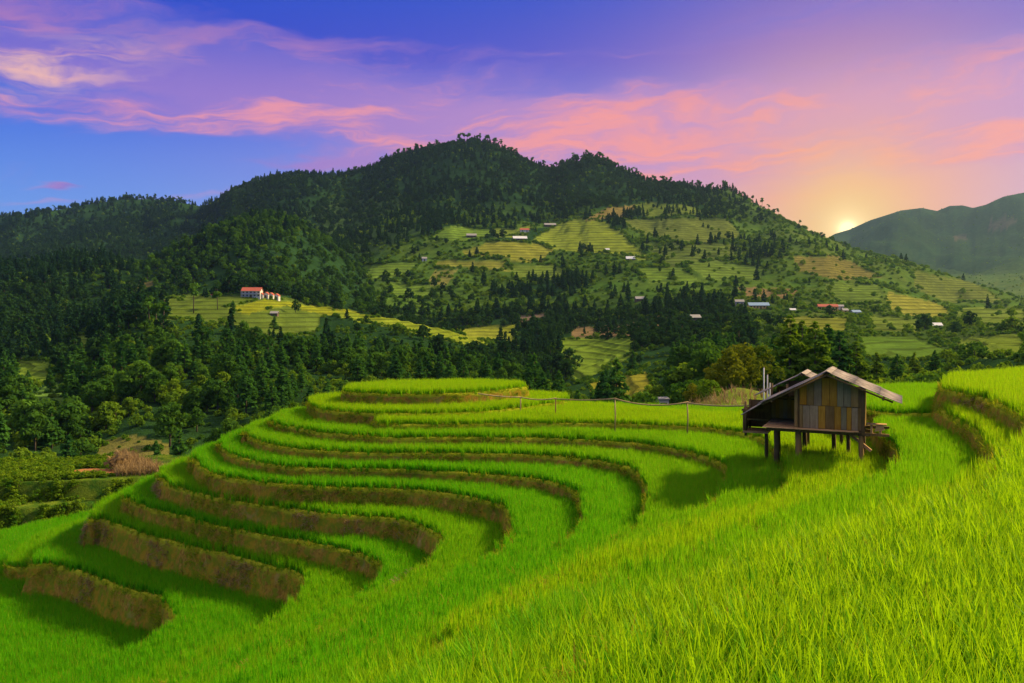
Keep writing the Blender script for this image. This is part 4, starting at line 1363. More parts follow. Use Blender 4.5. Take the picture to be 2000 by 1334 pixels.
NTH = ('first', 'second', 'third', 'fourth', 'fifth', 'sixth', 'seventh')
for k, (p, y, h) in enumerate([(1512, 99, 6.9), (1543, 92, 8.9), (1567, 103, 8.8), (1592, 90, 8.2), (1618, 104, 8.8), (1640, 96, 8.2), (1672, 100, 7.4)]):
    plant_tree('conifer_tree', hut_pine[k % 5], stand(p, y), h / 8, k * 1.3, NTH[k] + ' conifer from the golden green trees in the tall clump behind the hut', 'conifer', 'conifers in the clump behind the hut')
for k, (p, y, h) in enumerate([(1712, 112, 6.0), (1752, 120, 5.4), (1786, 128, 5.0), (1826, 132, 4.4)]):
    plant_tree('conifer_tree', hut_pine[0 if k % 2 else 2], stand(p, y), h / 8, k * 2.1, NTH[k] + ' small dark conifer from the tall clump, beyond the right eave of the hut', 'conifer', 'dark conifers beyond the hut roof')
for k, (p, y, h) in enumerate([(1398, 80, 3.6), (1425, 77, 4.4), (1452, 80, 5.0), (1482, 84, 5.2)]):
    plant_tree('broadleaf_tree', hut_gold[k % 3], stand(p, y), h / 4.5, k * 1.9, NTH[3 - k] + ' golden green tree counted from the tall conifers behind the hut', 'tree', 'golden green trees beside the conifers')
for k, (p, y, h, lb) in enumerate([(1352, 88, 2.4, 'rounded golden bush on the grassy rise behind the bamboo pipe'), (1322, 108, 2.6, 'green bush just right of the small white hut'),
                                   (1272, 118, 3.0, 'green bush just left of the small white hut'), (1252, 112, 2.2, 'low golden bush farther left of the small white hut'),
                                   (1388, 62, 1.6, 'round grey green bush where the grassy rise meets the rice field')]):
    plant_tree('bush', hut_bush[k % 2] if k not in (0, 3) else hut_gold[1], stand(p, y), h / (2.2 if k not in (0, 3) else 4.5), k * 1.1, lb, 'bush')

# lone tall trees on the terraced spur and on the skyline
sky_kinds = [skyline_tree(560 + k, 12, M_LEAF['dark']) for k in range(6)]
for k, (p, py) in enumerate([(292, 640), (305, 645), (318, 640), (378, 612), (425, 605), (455, 618), (535, 648)]):
    x, y, z = on_ground(p, py, 150)
    plant_tree('tall_tree', sky_kinds[k % 6] if k < 5 else near_pine[k % 5], (x, y, z - .2), rng.uniform(.75, 1.0) if k < 5 else .55, k, NTH[6 - k] + ' lone tree counted from the field hut on the terraced spur', 'tree', 'lone trees before the terraced spur')
pxs = np.concatenate([rng.uniform(30, 385, 40), rng.uniform(690, 860, 16), rng.uniform(885, 1010, 26), rng.uniform(1030, 1190, 20), rng.uniform(1200, 1420, 30), [1452, 1470, 1488, 1500, 1512, 1520, 1562]])
for k, p in enumerate(pxs):
    col_ = bil(ZG, np.full(1200, p), np.geomspace(600, 1700, 1200)) / np.geomspace(600, 1700, 1200)
    j = int(np.argmax(col_))
    Yc = float(np.geomspace(600, 1700, 1200)[j])
    x = (p - CX) / F * Yc
    left = p < 400
    plant_tree('skyline_tree', sky_kinds[k % 6], (x, Yc, float(ground_z(x, Yc)[0]) - .5), rng.uniform(.6, 1.1) * (1.05 if not left else .9), k * 1.7,
               'slender tree on the crest of the low left ridge' if left else 'slender tree on the skyline of the big forested mountain', 'tree',
               'trees on the low left ridge' if left else 'trees on the mountain skyline')

# ------------------------------------------------------------------ weeds, maize and grass
M_LEAF['weed'] = mat_leaf('weed_leaf', (0.040, 0.13, 0.010), (0.22, 0.33, 0.018))
SRC_WEED = source('weed_source', [joined('weed_%02d' % k, *broadleaf(600 + k, .8, .55, 120, 0.16, M_LEAF['weed'], .0, 6)) for k in range(4)])
P = grid_points(-78, -20, 50, 71, 0.27)


def poly_in(key, P):
    z, Q, N = RINGS[key]
    return inside([tuple(q) for q in Q[::4]], P[:, 0], P[:, 1])


zw = np.full(len(P), -99.0)
for key in ('w3', 'w2', 'w1'):
    zw[poly_in(key, P)] = TER[key][0]
pp = CX + F * P[:, 0] / P[:, 1]
py_ = HY - F * zw / P[:, 1]
soil_spot = (zw > -12.5) & (np.abs(pp - 185) < 44) & (np.abs(py_ - 922) < 7)
corn_spot = (zw > -12.5) & (pp > 228) & (pp < 392) & (py_ < 934)
strip = (zw < -13) & (zw > -14) & (py_ < 985) & (rng.uniform(0, 1, len(P)) < .55)
keep = (zw > -90) & ~soil_spot & ~corn_spot & ~strip & (pp > -120) & (fbm(P[:, 0] * .4, P[:, 1] * .4, 3, 15) > -.62)
p = P[keep]
n = len(p)
s = rng.uniform(.25, .6, n) * (1 + .5 * fbm(p[:, 0] * .5, p[:, 1] * .5, 2, 19))
scatter('weeds', np.c_[p, zw[keep]], np.c_[s * 0, s * 0, rng.uniform(0, 6.28, n)], np.c_[s, s, s], rng.integers(0, 4, n), SRC_WEED, 'tangled green weeds on the fallow steps beyond the rice hill', 'weeds')
# weeds hanging down the steps
ws = [l for l in LIPS if l[5][0] == 'w']
wp, wr = [], []
for (x, y, z, nx, ny, key, h) in ws:
    if y < 75 and ny < .3 and x > -60:
        for q in range(34):
            t_ = rnd.random()
            jt = rnd.uniform(-1.4, 1.4)
            hh = min(h, 2.4)
            wp.append((x - ny * jt + nx * (.1 + .5 * t_ * hh) + rnd.uniform(-.15, .15), y + nx * jt + ny * (.1 + .5 * t_ * hh) + rnd.uniform(-.15, .15), z - t_ * hh))
wp = np.array(wp)
n = len(wp)
s = rng.uniform(.35, .8, n)
scatter('weeds', wp, np.c_[rng.uniform(.2, .6, n), s * 0, s * 0], np.c_[s, s, s], rng.integers(0, 4, n), SRC_WEED, 'weeds hanging down the banks of the fallow steps', 'weeds')

M_SOIL, t = new_mat('bare_soil')
gg = t.n('ShaderNodeNewGeometry')
nz = t.noise(gg.outputs['Position'], 2.5, 5, .65)
surface(t, diffuse(t, t.mix(nz, (0.20, 0.085, 0.03, 1), (0.42, 0.20, 0.08, 1)), bump(t, nz, .8, .1)))
bm = MB()
ring_ = []
for k in range(28):
    a = 2 * math.pi * k / 28
    rr = 1 + .18 * math.sin(a * 3 + 1) + .1 * math.sin(a * 7)
    cx_, cy_ = at(185, 921, -12.38)
    ring_.append((cx_ + 2.0 * rr * math.cos(a), cy_ + 1.3 * rr * math.sin(a), -12.385))
bm.poly(ring_, [tuple(range(28))])
tag(bm.build('bare_soil', M_SOIL), 'patch of bare orange soil among the weeds', 'soil', kind='structure')


def mat_straw():
    m, t = new_mat('dry_maize')
    b = t.n('ShaderNodeAttribute', attribute_name='tint')
    oi = t.n('ShaderNodeObjectInfo')
    c = t.ramp(t.m('ADD', t.m('MULTIPLY', b.outputs['Fac'], .6), t.m('MULTIPLY', oi.outputs['Random'], .4)), [(0.1, (0.20, 0.125, 0.045)), (0.6, (0.36, 0.25, 0.11)), (0.95, (0.46, 0.34, 0.18))])
    surface(t, leafy(t, c, c, .3, .8, .0))
    return m


M_STRAW = mat_straw()
corn = [tuft('maize_%d' % k, 700 + k, 8, 0.7, 1.6, 0.026, 0.04, 4, (0.0, 0.22), M_STRAW, .45) for k in range(4)]
SRC_CORN = source('maize_source', corn)
cp = P[corn_spot]
cp = np.concatenate([cp, cp + rng.uniform(-.2, .2, cp.shape)])
n = len(cp)
s = rng.uniform(.5, .85, n)
scatter('dry_maize', np.c_[cp, np.full(n, -12.4)], np.c_[rng.normal(0, .1, n), rng.normal(0, .1, n), rng.uniform(0, 6.28, n)], np.c_[s, s, s], rng.integers(0, 4, n), SRC_CORN,
        'stand of dry brown maize stalks beside the terraced hill', 'maize')
# stray dry stalks on the lower fallow steps and on the rise behind the bamboo pipe
sp_ = []
for _ in range(46):
    x, y = at(rnd.uniform(-60, 190), rnd.uniform(1012, 1062), -15.0)
    sp_.append((x, max(y, 54), -15.0))
for _ in range(150):
    y = rnd.uniform(50.5, 60)
    x = (rnd.uniform(1340, 1500) - CX) / F * y
    sp_.append((x, y, float(ground_z(x, y)[0])))
n = len(sp_)
s = rng.uniform(.4, .75, n)
scatter('dry_maize', np.array(sp_), np.c_[rng.normal(0, .12, n), rng.normal(0, .12, n), rng.uniform(0, 6.28, n)], np.c_[s, s, s], rng.integers(0, 4, n), SRC_CORN,
        'stray dry maize stalks standing among weeds', 'maize')
shrub = leaves_mesh('crown', np.abs(rng.normal(0, .32, (260, 3))) * np.sign(rng.normal(0, 1, (260, 3))) * np.array([1, 1, .8]) + np.array([0, 0, .55]), rng.normal(0, 1, (260, 3)), .2, rng.uniform(0, .4, 260), M_STRAW)
tb = MB().tube([(0, 0, -.1), (0, 0, .6)], [.05, .03], 5).mesh('trunk', M_BARK)
cx_, cy_ = at(228, 918, -12.4)
plant_tree('dry_shrub', (tb, shrub), (cx_, cy_, -12.4), 1.1, 0, 'small rust brown shrub between the bare soil and the dry maize', 'shrub')

# grass along the edges of the terraces
M_EDGE, t = new_mat('bank_grass')
b = t.n('ShaderNodeAttribute', attribute_name='tint')
oi = t.n('ShaderNodeObjectInfo')
c = t.ramp(t.m('ADD', t.m('MULTIPLY', b.outputs['Fac'], .6), t.m('MULTIPLY', oi.outputs['Random'], .4)), [(0.1, (0.10, 0.24, 0.008)), (0.55, (0.26, 0.34, 0.012)), (0.85, (0.40, 0.34, 0.04)), (0.97, (0.42, 0.27, 0.08))])
surface(t, leafy(t, c, t.mix(1.0, c, (1.3, 1.2, .5, 1), 'MULTIPLY'), .4, .6, 0.0))
SRC_EDGE = source('bank_grass_source', [tuft('edge_tuft_%d' % k, 800 + k, 13, 0.07, 0.26, 0.008, 0.08, 3, (0.2, 1.3), M_EDGE, 1.0) for k in range(5)])
ep, er_, es = [], [], []
for (x, y, z, nx, ny, key, h) in LIPS:
    if key[0] == 'w' or y < 5 or y > 54 or abs(x) > .75 * y + 3:
        continue
    if ny > .5 and y > 40:
        continue
    for q in range(3):
        o_ = rnd.uniform(-.28, .10)
        ep.append((x + nx * o_ + rnd.uniform(-.08, .08), y + ny * o_ + rnd.uniform(-.08, .08), z + .07 - max(0, o_) * .5)); er_.append((rnd.gauss(0, .3), rnd.gauss(0, .3), rnd.uniform(0, 6.28))); es.append(rnd.uniform(.7, 1.4))
    for q in range(int(2 + h * 3)):
        t_ = rnd.random()
        if fbm(np.array([x * .7 + z]), np.array([y * .7 + t_ * h]), 2, 99)[0] < -.05:
            continue
        o_ = .05 + .26 * h * t_
        ep.append((x + nx * o_ + rnd.uniform(-.06, .06), y + ny * o_ + rnd.uniform(-.06, .06), z - h * t_)); er_.append((-ny * .9, nx * .9, rnd.uniform(-.6, .6))); es.append(rnd.uniform(.6, 1.35))
n = len(ep)
es = np.array(es)
scatter('bank_grass', np.array(ep), np.array(er_), np.c_[es, es, es], rng.integers(0, 5, n), SRC_EDGE, 'short yellow green grass along the edges of the terrace banks', 'grass')

# patches of dead grass on the taller banks
dq, dr_ = [], []
for (x, y, z, nx, ny, key, h) in LIPS:
    if key not in ('11', '10', '9', '8', '7', '0', '2b', 'l') or y < 12 or y > 47 or ny > .4 or abs(x) > .75 * y:
        continue
    g2 = fbm(np.array([x * .45 + 5 * z + 40]), np.array([y * .45]), 2, 137)[0]
    if g2 > .24 and key in ('11', '10', '8', '0', '2b'):
        for q in range(3):
            t_ = rnd.random() * .7
            o_ = .10 + .26 * h * t_
            dq.append((x + nx * o_, y + ny * o_, z - h * t_ + .05))
            dr_.append((-ny * 1.9 + rnd.gauss(0, .25), nx * 1.9 + rnd.gauss(0, .25), rnd.uniform(-.6, .6)))
SRC_DEAD = source('dead_grass_source', [tuft('dead_tuft_%d' % k, 850 + k, 12, 0.18, 0.42, 0.008, 0.10, 3, (0.1, .8), M_STRAW, .8) for k in range(4)])
n = len(dq)
s = rng.uniform(.6, 1.2, n)
scatter('dead_grass', np.array(dq), np.array(dr_), np.c_[s, s, s], rng.integers(0, 4, n), SRC_DEAD, 'pale patches of dead grass hanging on the terrace banks', 'grass')

# ------------------------------------------------------------------ wood, roof and wall materials


def mat_wood(name, dark, light, grain=(30, 30, 2.0), rough=.85):
    m, t = new_mat(name)
    tcn = t.n('ShaderNodeTexCoord')
    mp = t.n('ShaderNodeMapping')
    mp.inputs['Scale'].default_value = grain
    t.put(mp.inputs[0], tcn.outputs['Object'])
    oi = t.n('ShaderNodeObjectInfo')
    gz = t.noise(mp.outputs[0], 1.0, 5, .65, .6)
    st_ = t.noise(tcn.outputs['Object'], 3.0, 4, .6)
    c = t.ramp(t.m('ADD', t.m('MULTIPLY', gz, .7), t.m('MULTIPLY', st_, .4)), [(0.3, dark), (0.75, light)])
    c = t.mix(1.0, c, t.ramp(oi.outputs['Random'], [(0, (.75, .75, .75)), (1, (1.2, 1.2, 1.2))]), 'MULTIPLY')
    surface(t, principled(t, c, rough, bump(t, gz, .5, .01), .15))
    return m


WD = {'gold': mat_wood('plank_gold', (0.22, 0.105, 0.010), (0.46, 0.25, 0.03)), 'orange': mat_wood('plank_orange', (0.30, 0.12, 0.008), (0.58, 0.27, 0.022)),
      'brown': mat_wood('plank_brown', (0.13, 0.075, 0.02), (0.32, 0.20, 0.07)), 'grey': mat_wood('plank_grey', (0.15, 0.105, 0.055), (0.34, 0.25, 0.14)),
      'teal': mat_wood('plank_green_grey', (0.13, 0.11, 0.055), (0.28, 0.235, 0.125)), 'dark': mat_wood('beam_dark', (0.06, 0.038, 0.014), (0.17, 0.11, 0.045)),
      'deck': mat_wood('deck_plank', (0.30, 0.16, 0.06), (0.62, 0.38, 0.18), (3, 30, 30)), 'fresh': mat_wood('fresh_plank', (0.42, 0.22, 0.08), (0.70, 0.42, 0.18), (3, 30, 30)),
      'bamboo': mat_wood('bamboo', (0.26, 0.17, 0.06), (0.55, 0.40, 0.18), (4, 4, 4), .6), 'pole': mat_wood('weathered_pole', (0.35, 0.33, 0.30), (0.62, 0.60, 0.56))}


def mat_roof(name, a, b_, scale=1.0):
    m, t = new_mat(name)
    tcn = t.n('ShaderNodeTexCoord')
    n1 = t.noise(tcn.outputs['Object'], 2.2 * scale, 6, .65)
    n2 = t.noise(tcn.outputs['Object'], 14.0 * scale, 5, .7)
    c = t.mix(t.smooth(n1, .35, .65), a, b_)
    c = t.mix(t.m('MULTIPLY', t.smooth(n2, .55, .7), .6), c, (a[0] * .4, a[1] * .42, a[2] * .4, 1))
    surface(t, principled(t, c, .85, bump(t, n2, .3, .01), .2))
    return m


M_SHEET = mat_roof('roof_sheet', (0.17, 0.135, 0.115, 1), (0.33, 0.275, 0.24, 1))


def plain(name, c, rough=.8, var=.25):
    m, t = new_mat(name)
    tcn = t.n('ShaderNodeTexCoord')
    nz = t.noise(tcn.outputs['Object'], 1.4, 4, .6)
    surface(t, principled(t, t.mix(nz, tuple(x * (1 - var) for x in c) + (1,), tuple(min(1, x * (1 + var)) for x in c) + (1,)), rough, spec=.2))
    return m


# ------------------------------------------------------------------ the stilt hut
HX, HYY = 11.14, 28.8
hut = empty('stilt_hut', (HX, HYY, -5.78), math.atan2(-.43, .90))
tag(hut, 'weathered wooden stilt hut with a low grey gable roof among the rice terraces', 'hut')
# posts: u (right), v (back), top
for (u_, v_, zt, r_, zb) in [(-1.02, 0.06, 1.62, .115, -.35), (1.04, 0.06, 1.62, .085, -.3), (-1.95, 1.5, 1.55, .12, -.7), (0.0, 2.2, 1.6, .08, -.3), (1.02, 2.3, 1.6, .08, -.3), (-1.05, 2.3, 1.6, .09, -.4), (-2.5, 2.6, 1.12, .07, -.7), (0.55, 1.4, 1.6, .07, -.3)]:
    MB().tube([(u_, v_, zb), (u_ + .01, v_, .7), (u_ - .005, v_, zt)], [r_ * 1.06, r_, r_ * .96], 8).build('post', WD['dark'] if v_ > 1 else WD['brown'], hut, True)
# floor beams and joists
for (a, b_) in (((-2.12, 1.34, -.02, .1), (1.50, 1.60)), ((-2.1, 1.3, 1.1, 1.22), (1.49, 1.59)), ((-2.3, 1.9, 2.3, 2.42), (1.48, 1.58))):
    MB().box(a[0], a[1], a[2], a[3], b_[0], b_[1]).build('floor_beam', WD['dark'], hut, bevel=.008)
for u_ in (-1.0, -.35, .35, 1.0):
    MB().box(u_ - .05, u_ + .05, -.16, 2.5, 1.603, 1.635).build('joist', WD['dark'], hut)
MB().box(1.12, 1.92, .35, .47, 1.47, 1.56).build('floor_beam', WD['brown'], hut, bevel=.008)
# deck boards: a strip before the front wall and the open porch on the left
for k in range(2):
    MB().box(-1.18, .82 + .15 * k, -.30 + k * .13, -.30 + k * .13 + .122, 1.638, 1.668 + .004 * k).build('deck_board', WD['deck'], hut, bevel=.004)
for k in range(14):
    v0 = -.30 + k * .185
    MB().box(-2.22 + .02 * math.sin(k * 3.1), -1.185, v0, v0 + .178, 1.64, 1.668 + .003 * (k % 3)).build('deck_board', WD['deck'], hut, bevel=.004)


def roof_z(u_):
    return 3.62 - (.407 * (u_ + .05) if u_ > -.05 else -.515 * (u_ + .05))


def zpx(yz):
    return -((690 + yz * .1724) - HY) / F * 28.8 + 5.7


def upx(xz):
    return -1.13 + (xz - 655) / 765.0 * 2.23


wall = MB()
wall.poly([(-1.08, .045, 1.64), (1.08, .045, 1.64), (1.08, .045, roof_z(1.08) - .05), (-.05, .045, roof_z(-.05) - .06), (-1.08, .045, roof_z(-1.08) - .05),
           (-1.08, .075, 1.64), (1.08, .075, 1.64), (1.08, .075, roof_z(1.08) - .05), (-.05, .075, roof_z(-.05) - .06), (-1.08, .075, roof_z(-1.08) - .05)],
          [(0, 1, 2, 3, 4), (9, 8, 7, 6, 5), (0, 5, 6, 1), (1, 6, 7, 2), (2, 7, 8, 3), (3, 8, 9, 4), (4, 9, 5, 0)])
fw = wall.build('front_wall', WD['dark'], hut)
upper = [(705, 790, 'orange'), (790, 872, 'brown'), (872, 960, 'grey'), (960, 1050, 'gold'), (1050, 1135, 'gold'), (1135, 1208, 'teal'), (1208, 1290, 'teal'), (1290, 1372, 'brown'), (1372, 1416, 'dark')]
lower = [(705, 745, 'brown'), (745, 826, 'grey'), (826, 922, 'grey'), (922, 1003, 'gold'), (1003, 1103, 'brown'), (1103, 1178, 'gold'), (1178, 1240, 'teal'), (1240, 1296, 'gold'), (1296, 1366, 'grey'), (1366, 1416, 'brown')]
for row, z0, z1 in ((lower, 1.672, zpx(578)), (upper, zpx(572), None)):
    for k, (a, b_, cc) in enumerate(row):
        ua, ub = upx(a) + .006, upx(b_) - .006
        za, zb = (z1 + rnd.uniform(-.012, .012),) * 2 if z1 else (roof_z(ua) - .07, roof_z(ub) - .07)
        d = rnd.uniform(.0, .016)
        if not z1 and ua < -.05 < ub:
            za = zb = min(za, zb)
        zz = z0 + rnd.uniform(-.008, .012)
        MB().hexa([(ua, .018 - d, zz), (ub, .018 - d, zz), (ub, .043, zz), (ua, .043, zz)], [(ua, .018 - d, za), (ub, .018 - d, zb), (ub, .043, zb), (ua, .043, za)]).build('plank', WD[cc], fw, bevel=.003)
for u_, cc in ((-1.10, 'brown'), (1.10, 'dark')):
    MB().box(u_ - .055, u_ + .055, -.02, .10, 1.60, roof_z(u_) - .06).build('corner_post', WD[cc], hut, bevel=.008)
# side walls and back wall of the room
for u_, nm in ((-1.08, 'side_wall'), (1.08, 'side_wall')):
    sw = MB().box(u_ - .012, u_ + .012, .10, 2.42, 1.64, roof_z(u_) - .05).build(nm, WD['dark'], hut)
    for k in range(11):
        v0 = .11 + k * .21
        sgn = -1 if u_ < 0 else 1
        MB().box(*sorted((u_ + sgn * .014, u_ + sgn * .034)), v0, v0 + .20, 1.66, roof_z(u_) - .08 + rnd.uniform(-.02, 0)).build('plank', WD[rnd.choice(['brown', 'gold', 'grey', 'brown'])], sw)
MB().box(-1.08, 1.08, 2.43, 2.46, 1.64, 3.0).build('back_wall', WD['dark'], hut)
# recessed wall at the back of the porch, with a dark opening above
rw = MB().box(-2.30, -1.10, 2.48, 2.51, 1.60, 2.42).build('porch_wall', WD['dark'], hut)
for k in range(8):
    u0 = -2.28 + k * .147
    MB().box(u0, u0 + .14, 2.445, 2.475, 1.67, 2.40 + rnd.uniform(-.03, .02)).build('plank', WD[('brown', 'gold', 'brown', 'grey', 'brown', 'gold', 'brown', 'brown')[k]], rw)
MB().box(-2.30, -1.1, 2.44, 2.52, 2.44, 2.50).build('rail', WD['brown'], hut)
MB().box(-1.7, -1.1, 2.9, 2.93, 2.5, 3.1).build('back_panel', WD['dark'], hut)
for u_ in (-2.28, -1.70):
    MB().tube([(u_, 2.5, 1.3), (u_, 2.5, 3.0)], .05, 6).build('porch_post', WD['dark'], hut, True)
# lower annex on the left: floor, shelves and a woven basket wall
MB().box(-3.25, -2.32, 1.75, 2.9, 1.12, 1.19).build('annex_floor', WD['deck'], hut, bevel=.005)
MB().box(-3.22, -2.3, 2.86, 2.89, 1.22, 2.30).build('annex_wall', WD['dark'], hut)
an = MB().box(-3.24, -3.21, 1.8, 2.86, 1.22, 2.0).build('annex_side', WD['dark'], hut)
for k in range(5):
    MB().box(-3.27, -3.243, 1.8 + .21 * k, 1.99 + .21 * k, 1.2, 2.02 + .05 * (k % 2)).build('plank', WD['brown'], an)
MB().box(-3.2, -2.32, 1.80, 1.90, 1.62, 1.66).build('shelf', WD['brown'], hut)
MB().box(-3.3, -2.3, 1.74, 1.80, 1.96, 2.04).build('rail', WD['dark'], hut)
for (u_, v_) in ((-3.16, 1.82), (-3.16, 2.8)):
    MB().tube([(u_, v_, 1.0), (u_, v_, 2.32)], .05, 6).build('annex_post', WD['dark'], hut, True)
# main roof: ribbed sheets in two slopes, ridge cap, rafters


def sheet(name, parent, ridge_u, ridge_z, u_end, z_end, v0, v1, waves=7, thick=.022):
    m = MB()
    n = waves * 6
    top, bot = [], []
    for i in range(n + 1):
        v_ = v0 + (v1 - v0) * i / n
        w = .012 * math.sin(i / 6 * 2 * math.pi)
        top.append([(ridge_u, v_, ridge_z + w), ((ridge_u + u_end) / 2, v_, (ridge_z + z_end) / 2 + w - .012), (u_end, v_, z_end + w)])
        bot.append([(a, b2, c2 - thick) for a, b2, c2 in top[-1]])
    vs = [q for r_ in top for q in r_] + [q for r_ in bot for q in r_]
    o = 3 * (n + 1)
    fs = []
    flip = u_end > ridge_u
    for i in range(n):
        for j in range(2):
            a, b2, c2, d2 = 3 * i + j, 3 * i + j + 1, 3 * i + j + 4, 3 * i + j + 3
            fs.append((a, b2, c2, d2) if flip else (d2, c2, b2, a))
            fs.append((o + d2, o + c2, o + b2, o + a) if flip else (o + a, o + b2, o + c2, o + d2))
        for e in (0, 2):
            fs.append((3 * i + e, 3 * i + 3 + e, o + 3 * i + 3 + e, o + 3 * i + e))
    for i in (0, n):
        for j in range(2):
            fs.append((3 * i + j, 3 * i + j + 1, o + 3 * i + j + 1, o + 3 * i + j))
    m.poly(vs, fs)
    return m.build(name, M_SHEET, parent, True)


def slope(parent, ru, rz_, ue, ze, v0, v1, lanes, rows):
    """overlapping sheets laid in lanes from the eave up"""
    for i in range(lanes):
        for j in range(rows):
            a, b2 = j / rows, (j + 1) / rows + (.04 if j < rows - 1 else 0)
            lift = .014 * (rows - 1 - j) + .004 * (i % 2)
            sl = lambda f: (ru + (ue - ru) * f, rz_ + (ze - rz_) * f + lift)
            (ua, za), (ub, zb) = sl(a), sl(b2)
            va, vb = v0 + (v1 - v0) * i / lanes, v0 + (v1 - v0) * (i + 1) / lanes + .03
            sheet('roof_sheet', parent, ua, za + rnd.uniform(-.006, .006), ub, zb + rnd.uniform(-.015, .012), va + rnd.uniform(-.02, .02), vb, 5)


rf = MB().tube([(-.05, -.30, 3.60), (-.05, 2.5, 3.60)], .045, 6).build('roof', WD['dark'], hut, True)
slope(rf, -.03, 3.68, 2.33, 2.72, -.38, 2.45, 3, 3)
slope(rf, -.07, 3.68, -2.38, 2.48, -.38, 2.45, 3, 2)
slope(rf, -2.30, 2.47, -3.12, 1.95, .55, 3.05, 2, 1)
cap = MB()
cap.poly([(-.20, -.42, 3.668), (-.05, -.42, 3.742), (.10, -.42, 3.672), (.10, 2.48, 3.672), (-.05, 2.48, 3.742), (-.20, 2.48, 3.668),
          (-.20, -.42, 3.65), (-.05, -.42, 3.722), (.10, -.42, 3.65), (.10, 2.48, 3.65), (-.05, 2.48, 3.722), (-.20, 2.48, 3.65)],
         [(0, 1, 4, 5), (1, 2, 3, 4), (6, 11, 10, 7), (7, 10, 9, 8), (0, 6, 7, 1), (1, 7, 8, 2), (5, 4, 10, 11), (4, 3, 9, 10), (0, 5, 11, 6), (2, 8, 9, 3)])
cap.build('ridge_cap', M_SHEET, rf)
for v_ in (-.30, .9, 2.2):
    MB().tube([(-.05, v_, 3.59), (2.05, v_, 2.74)], .035, 5).build('rafter', WD['dark'], hut, True)
    MB().tube([(-.05, v_, 3.59), (-2.25, v_, 2.46)], .035, 5).build('rafter', WD['dark'], hut, True)
MB().tube([(1.75, -.34, 2.82), (1.75, 2.4, 2.82)], .04, 5).build('purlin', WD['dark'], hut, True)
MB().tube([(-1.9, -.34, 2.58), (-1.9, 2.4, 2.58)], .04, 5).build('purlin', WD['dark'], hut, True)
# rear roof, a little lower and to the left
rr_ = MB().tube([(-1.17, 2.45, 3.34), (-1.17, 4.6, 3.34)], .04, 6).build('rear_roof', WD['dark'], hut, True)
slope(rr_, -1.19, 3.40, -2.95, 2.50, 2.5, 4.6, 2, 2)
slope(rr_, -1.15, 3.40, .35, 2.78, 2.5, 4.6, 2, 2)
cap2 = MB()
cap2.poly([(-1.33, 2.44, 3.37), (-1.17, 2.44, 3.46), (-1.01, 2.44, 3.385), (-1.01, 4.62, 3.385), (-1.17, 4.62, 3.46), (-1.33, 4.62, 3.37)], [(0, 1, 4, 5), (1, 2, 3, 4)])
cap2.build('ridge_cap', M_SHEET, rr_)
MB().box(-2.3, .2, 4.2, 4.23, 1.4, 2.75).build('rear_wall', WD['dark'], hut)
for (u_, v_) in ((-2.25, 4.1), (.15, 4.1), (-1.1, 4.1)):
    MB().tube([(u_, v_, -.6), (u_, v_, 2.7)], .07, 6).build('post', WD['dark'], hut, True)
# plank brace under the floor
MB().hexa([(.42, 1.0, 1.50), (.48, 1.0, 1.57), (.48, 1.14, 1.57), (.42, 1.14, 1.50)], [(1.32, .20, .93), (1.38, .20, 1.0), (1.38, .34, 1.0), (1.32, .34, .93)]).build('brace', WD['deck'], hut)

# a bench of fresh boards right of the hut
bench = empty('wooden_bench', (HX, HYY, -5.78), math.atan2(-.43, .90))
tag(bench, 'small bench of pale orange boards on the right side of the hut', 'bench')
MB().box(1.20, 1.84, .30, .62, 1.86, 1.90).build('seat', WD['fresh'], bench, bevel=.006)
for u_ in (1.36, 1.64):
    MB().box(u_ - .035, u_ + .035, .36, .56, 1.56, 1.858).build('leg', WD['fresh'], bench)
MB().hexa([(1.46, .33, 1.64), (1.78, .33, 1.70), (1.78, .36, 1.70), (1.46, .36, 1.64)], [(1.52, .33, 1.855), (1.74, .33, 1.855), (1.74, .36, 1.855), (1.52, .36, 1.855)]).build('apron', WD['fresh'], bench)

# ------------------------------------------------------------------ bamboo water pipe on posts
posts = [((1017, 777), 44.2), ((1085, 780), 43.2), ((1201, 780), 40.0), ((1342, 788), 38.8)]


def p3(px_, py_, Y_):
    return Vector(((px_ - CX) / F * Y_, Y_, -(py_ - HY) / F * Y_))


nodes = [p3(935, 770, 44.6)] + [p3(a, b_, y) for (a, b_), y in posts] + [p3(1482, 792, 33.6)]
plabels = ['thin bamboo post below the hilltop, first from the hill under the bamboo pipe', 'thin dark bamboo post at the end of the second hilltop terrace under the pipe',
           'pale bamboo post in the sunlit rice, third from the hill under the pipe', 'dark bamboo post nearest the hut under the pipe']
for k, ((a, y), lb) in enumerate(zip(posts, plabels)):
    tp = nodes[k + 1]
    zb = {0: -5.7, 1: -5.75, 2: -5.75, 3: -5.75}[k]
    po = empty('bamboo_post', (tp.x, tp.y, zb))
    tag(po, lb, 'post', 'posts of the bamboo pipe')
    h = tp.z - zb
    MB().tube([(0, 0, -.1), (.02 * (k - 1), 0, h * .5), (0, 0, h + .03)], [.036, .033, .030], 7).build('stem', WD['bamboo'] if k != 1 else WD['brown'], po, True)
    MB().tube([(-.05, -.04, h - .04), (.05, .04, h - .02)], .014, 5).build('lashing', WD['brown'], po)
slabels = ['bamboo pipe leaving the hilltop bank', 'bamboo pipe sagging in front of the second hilltop terrace', 'long straight bamboo pipe above the sunlit rice', 'sagging bamboo pipe in front of the small white hut', 'bamboo pipe running on to the eave of the wooden hut']
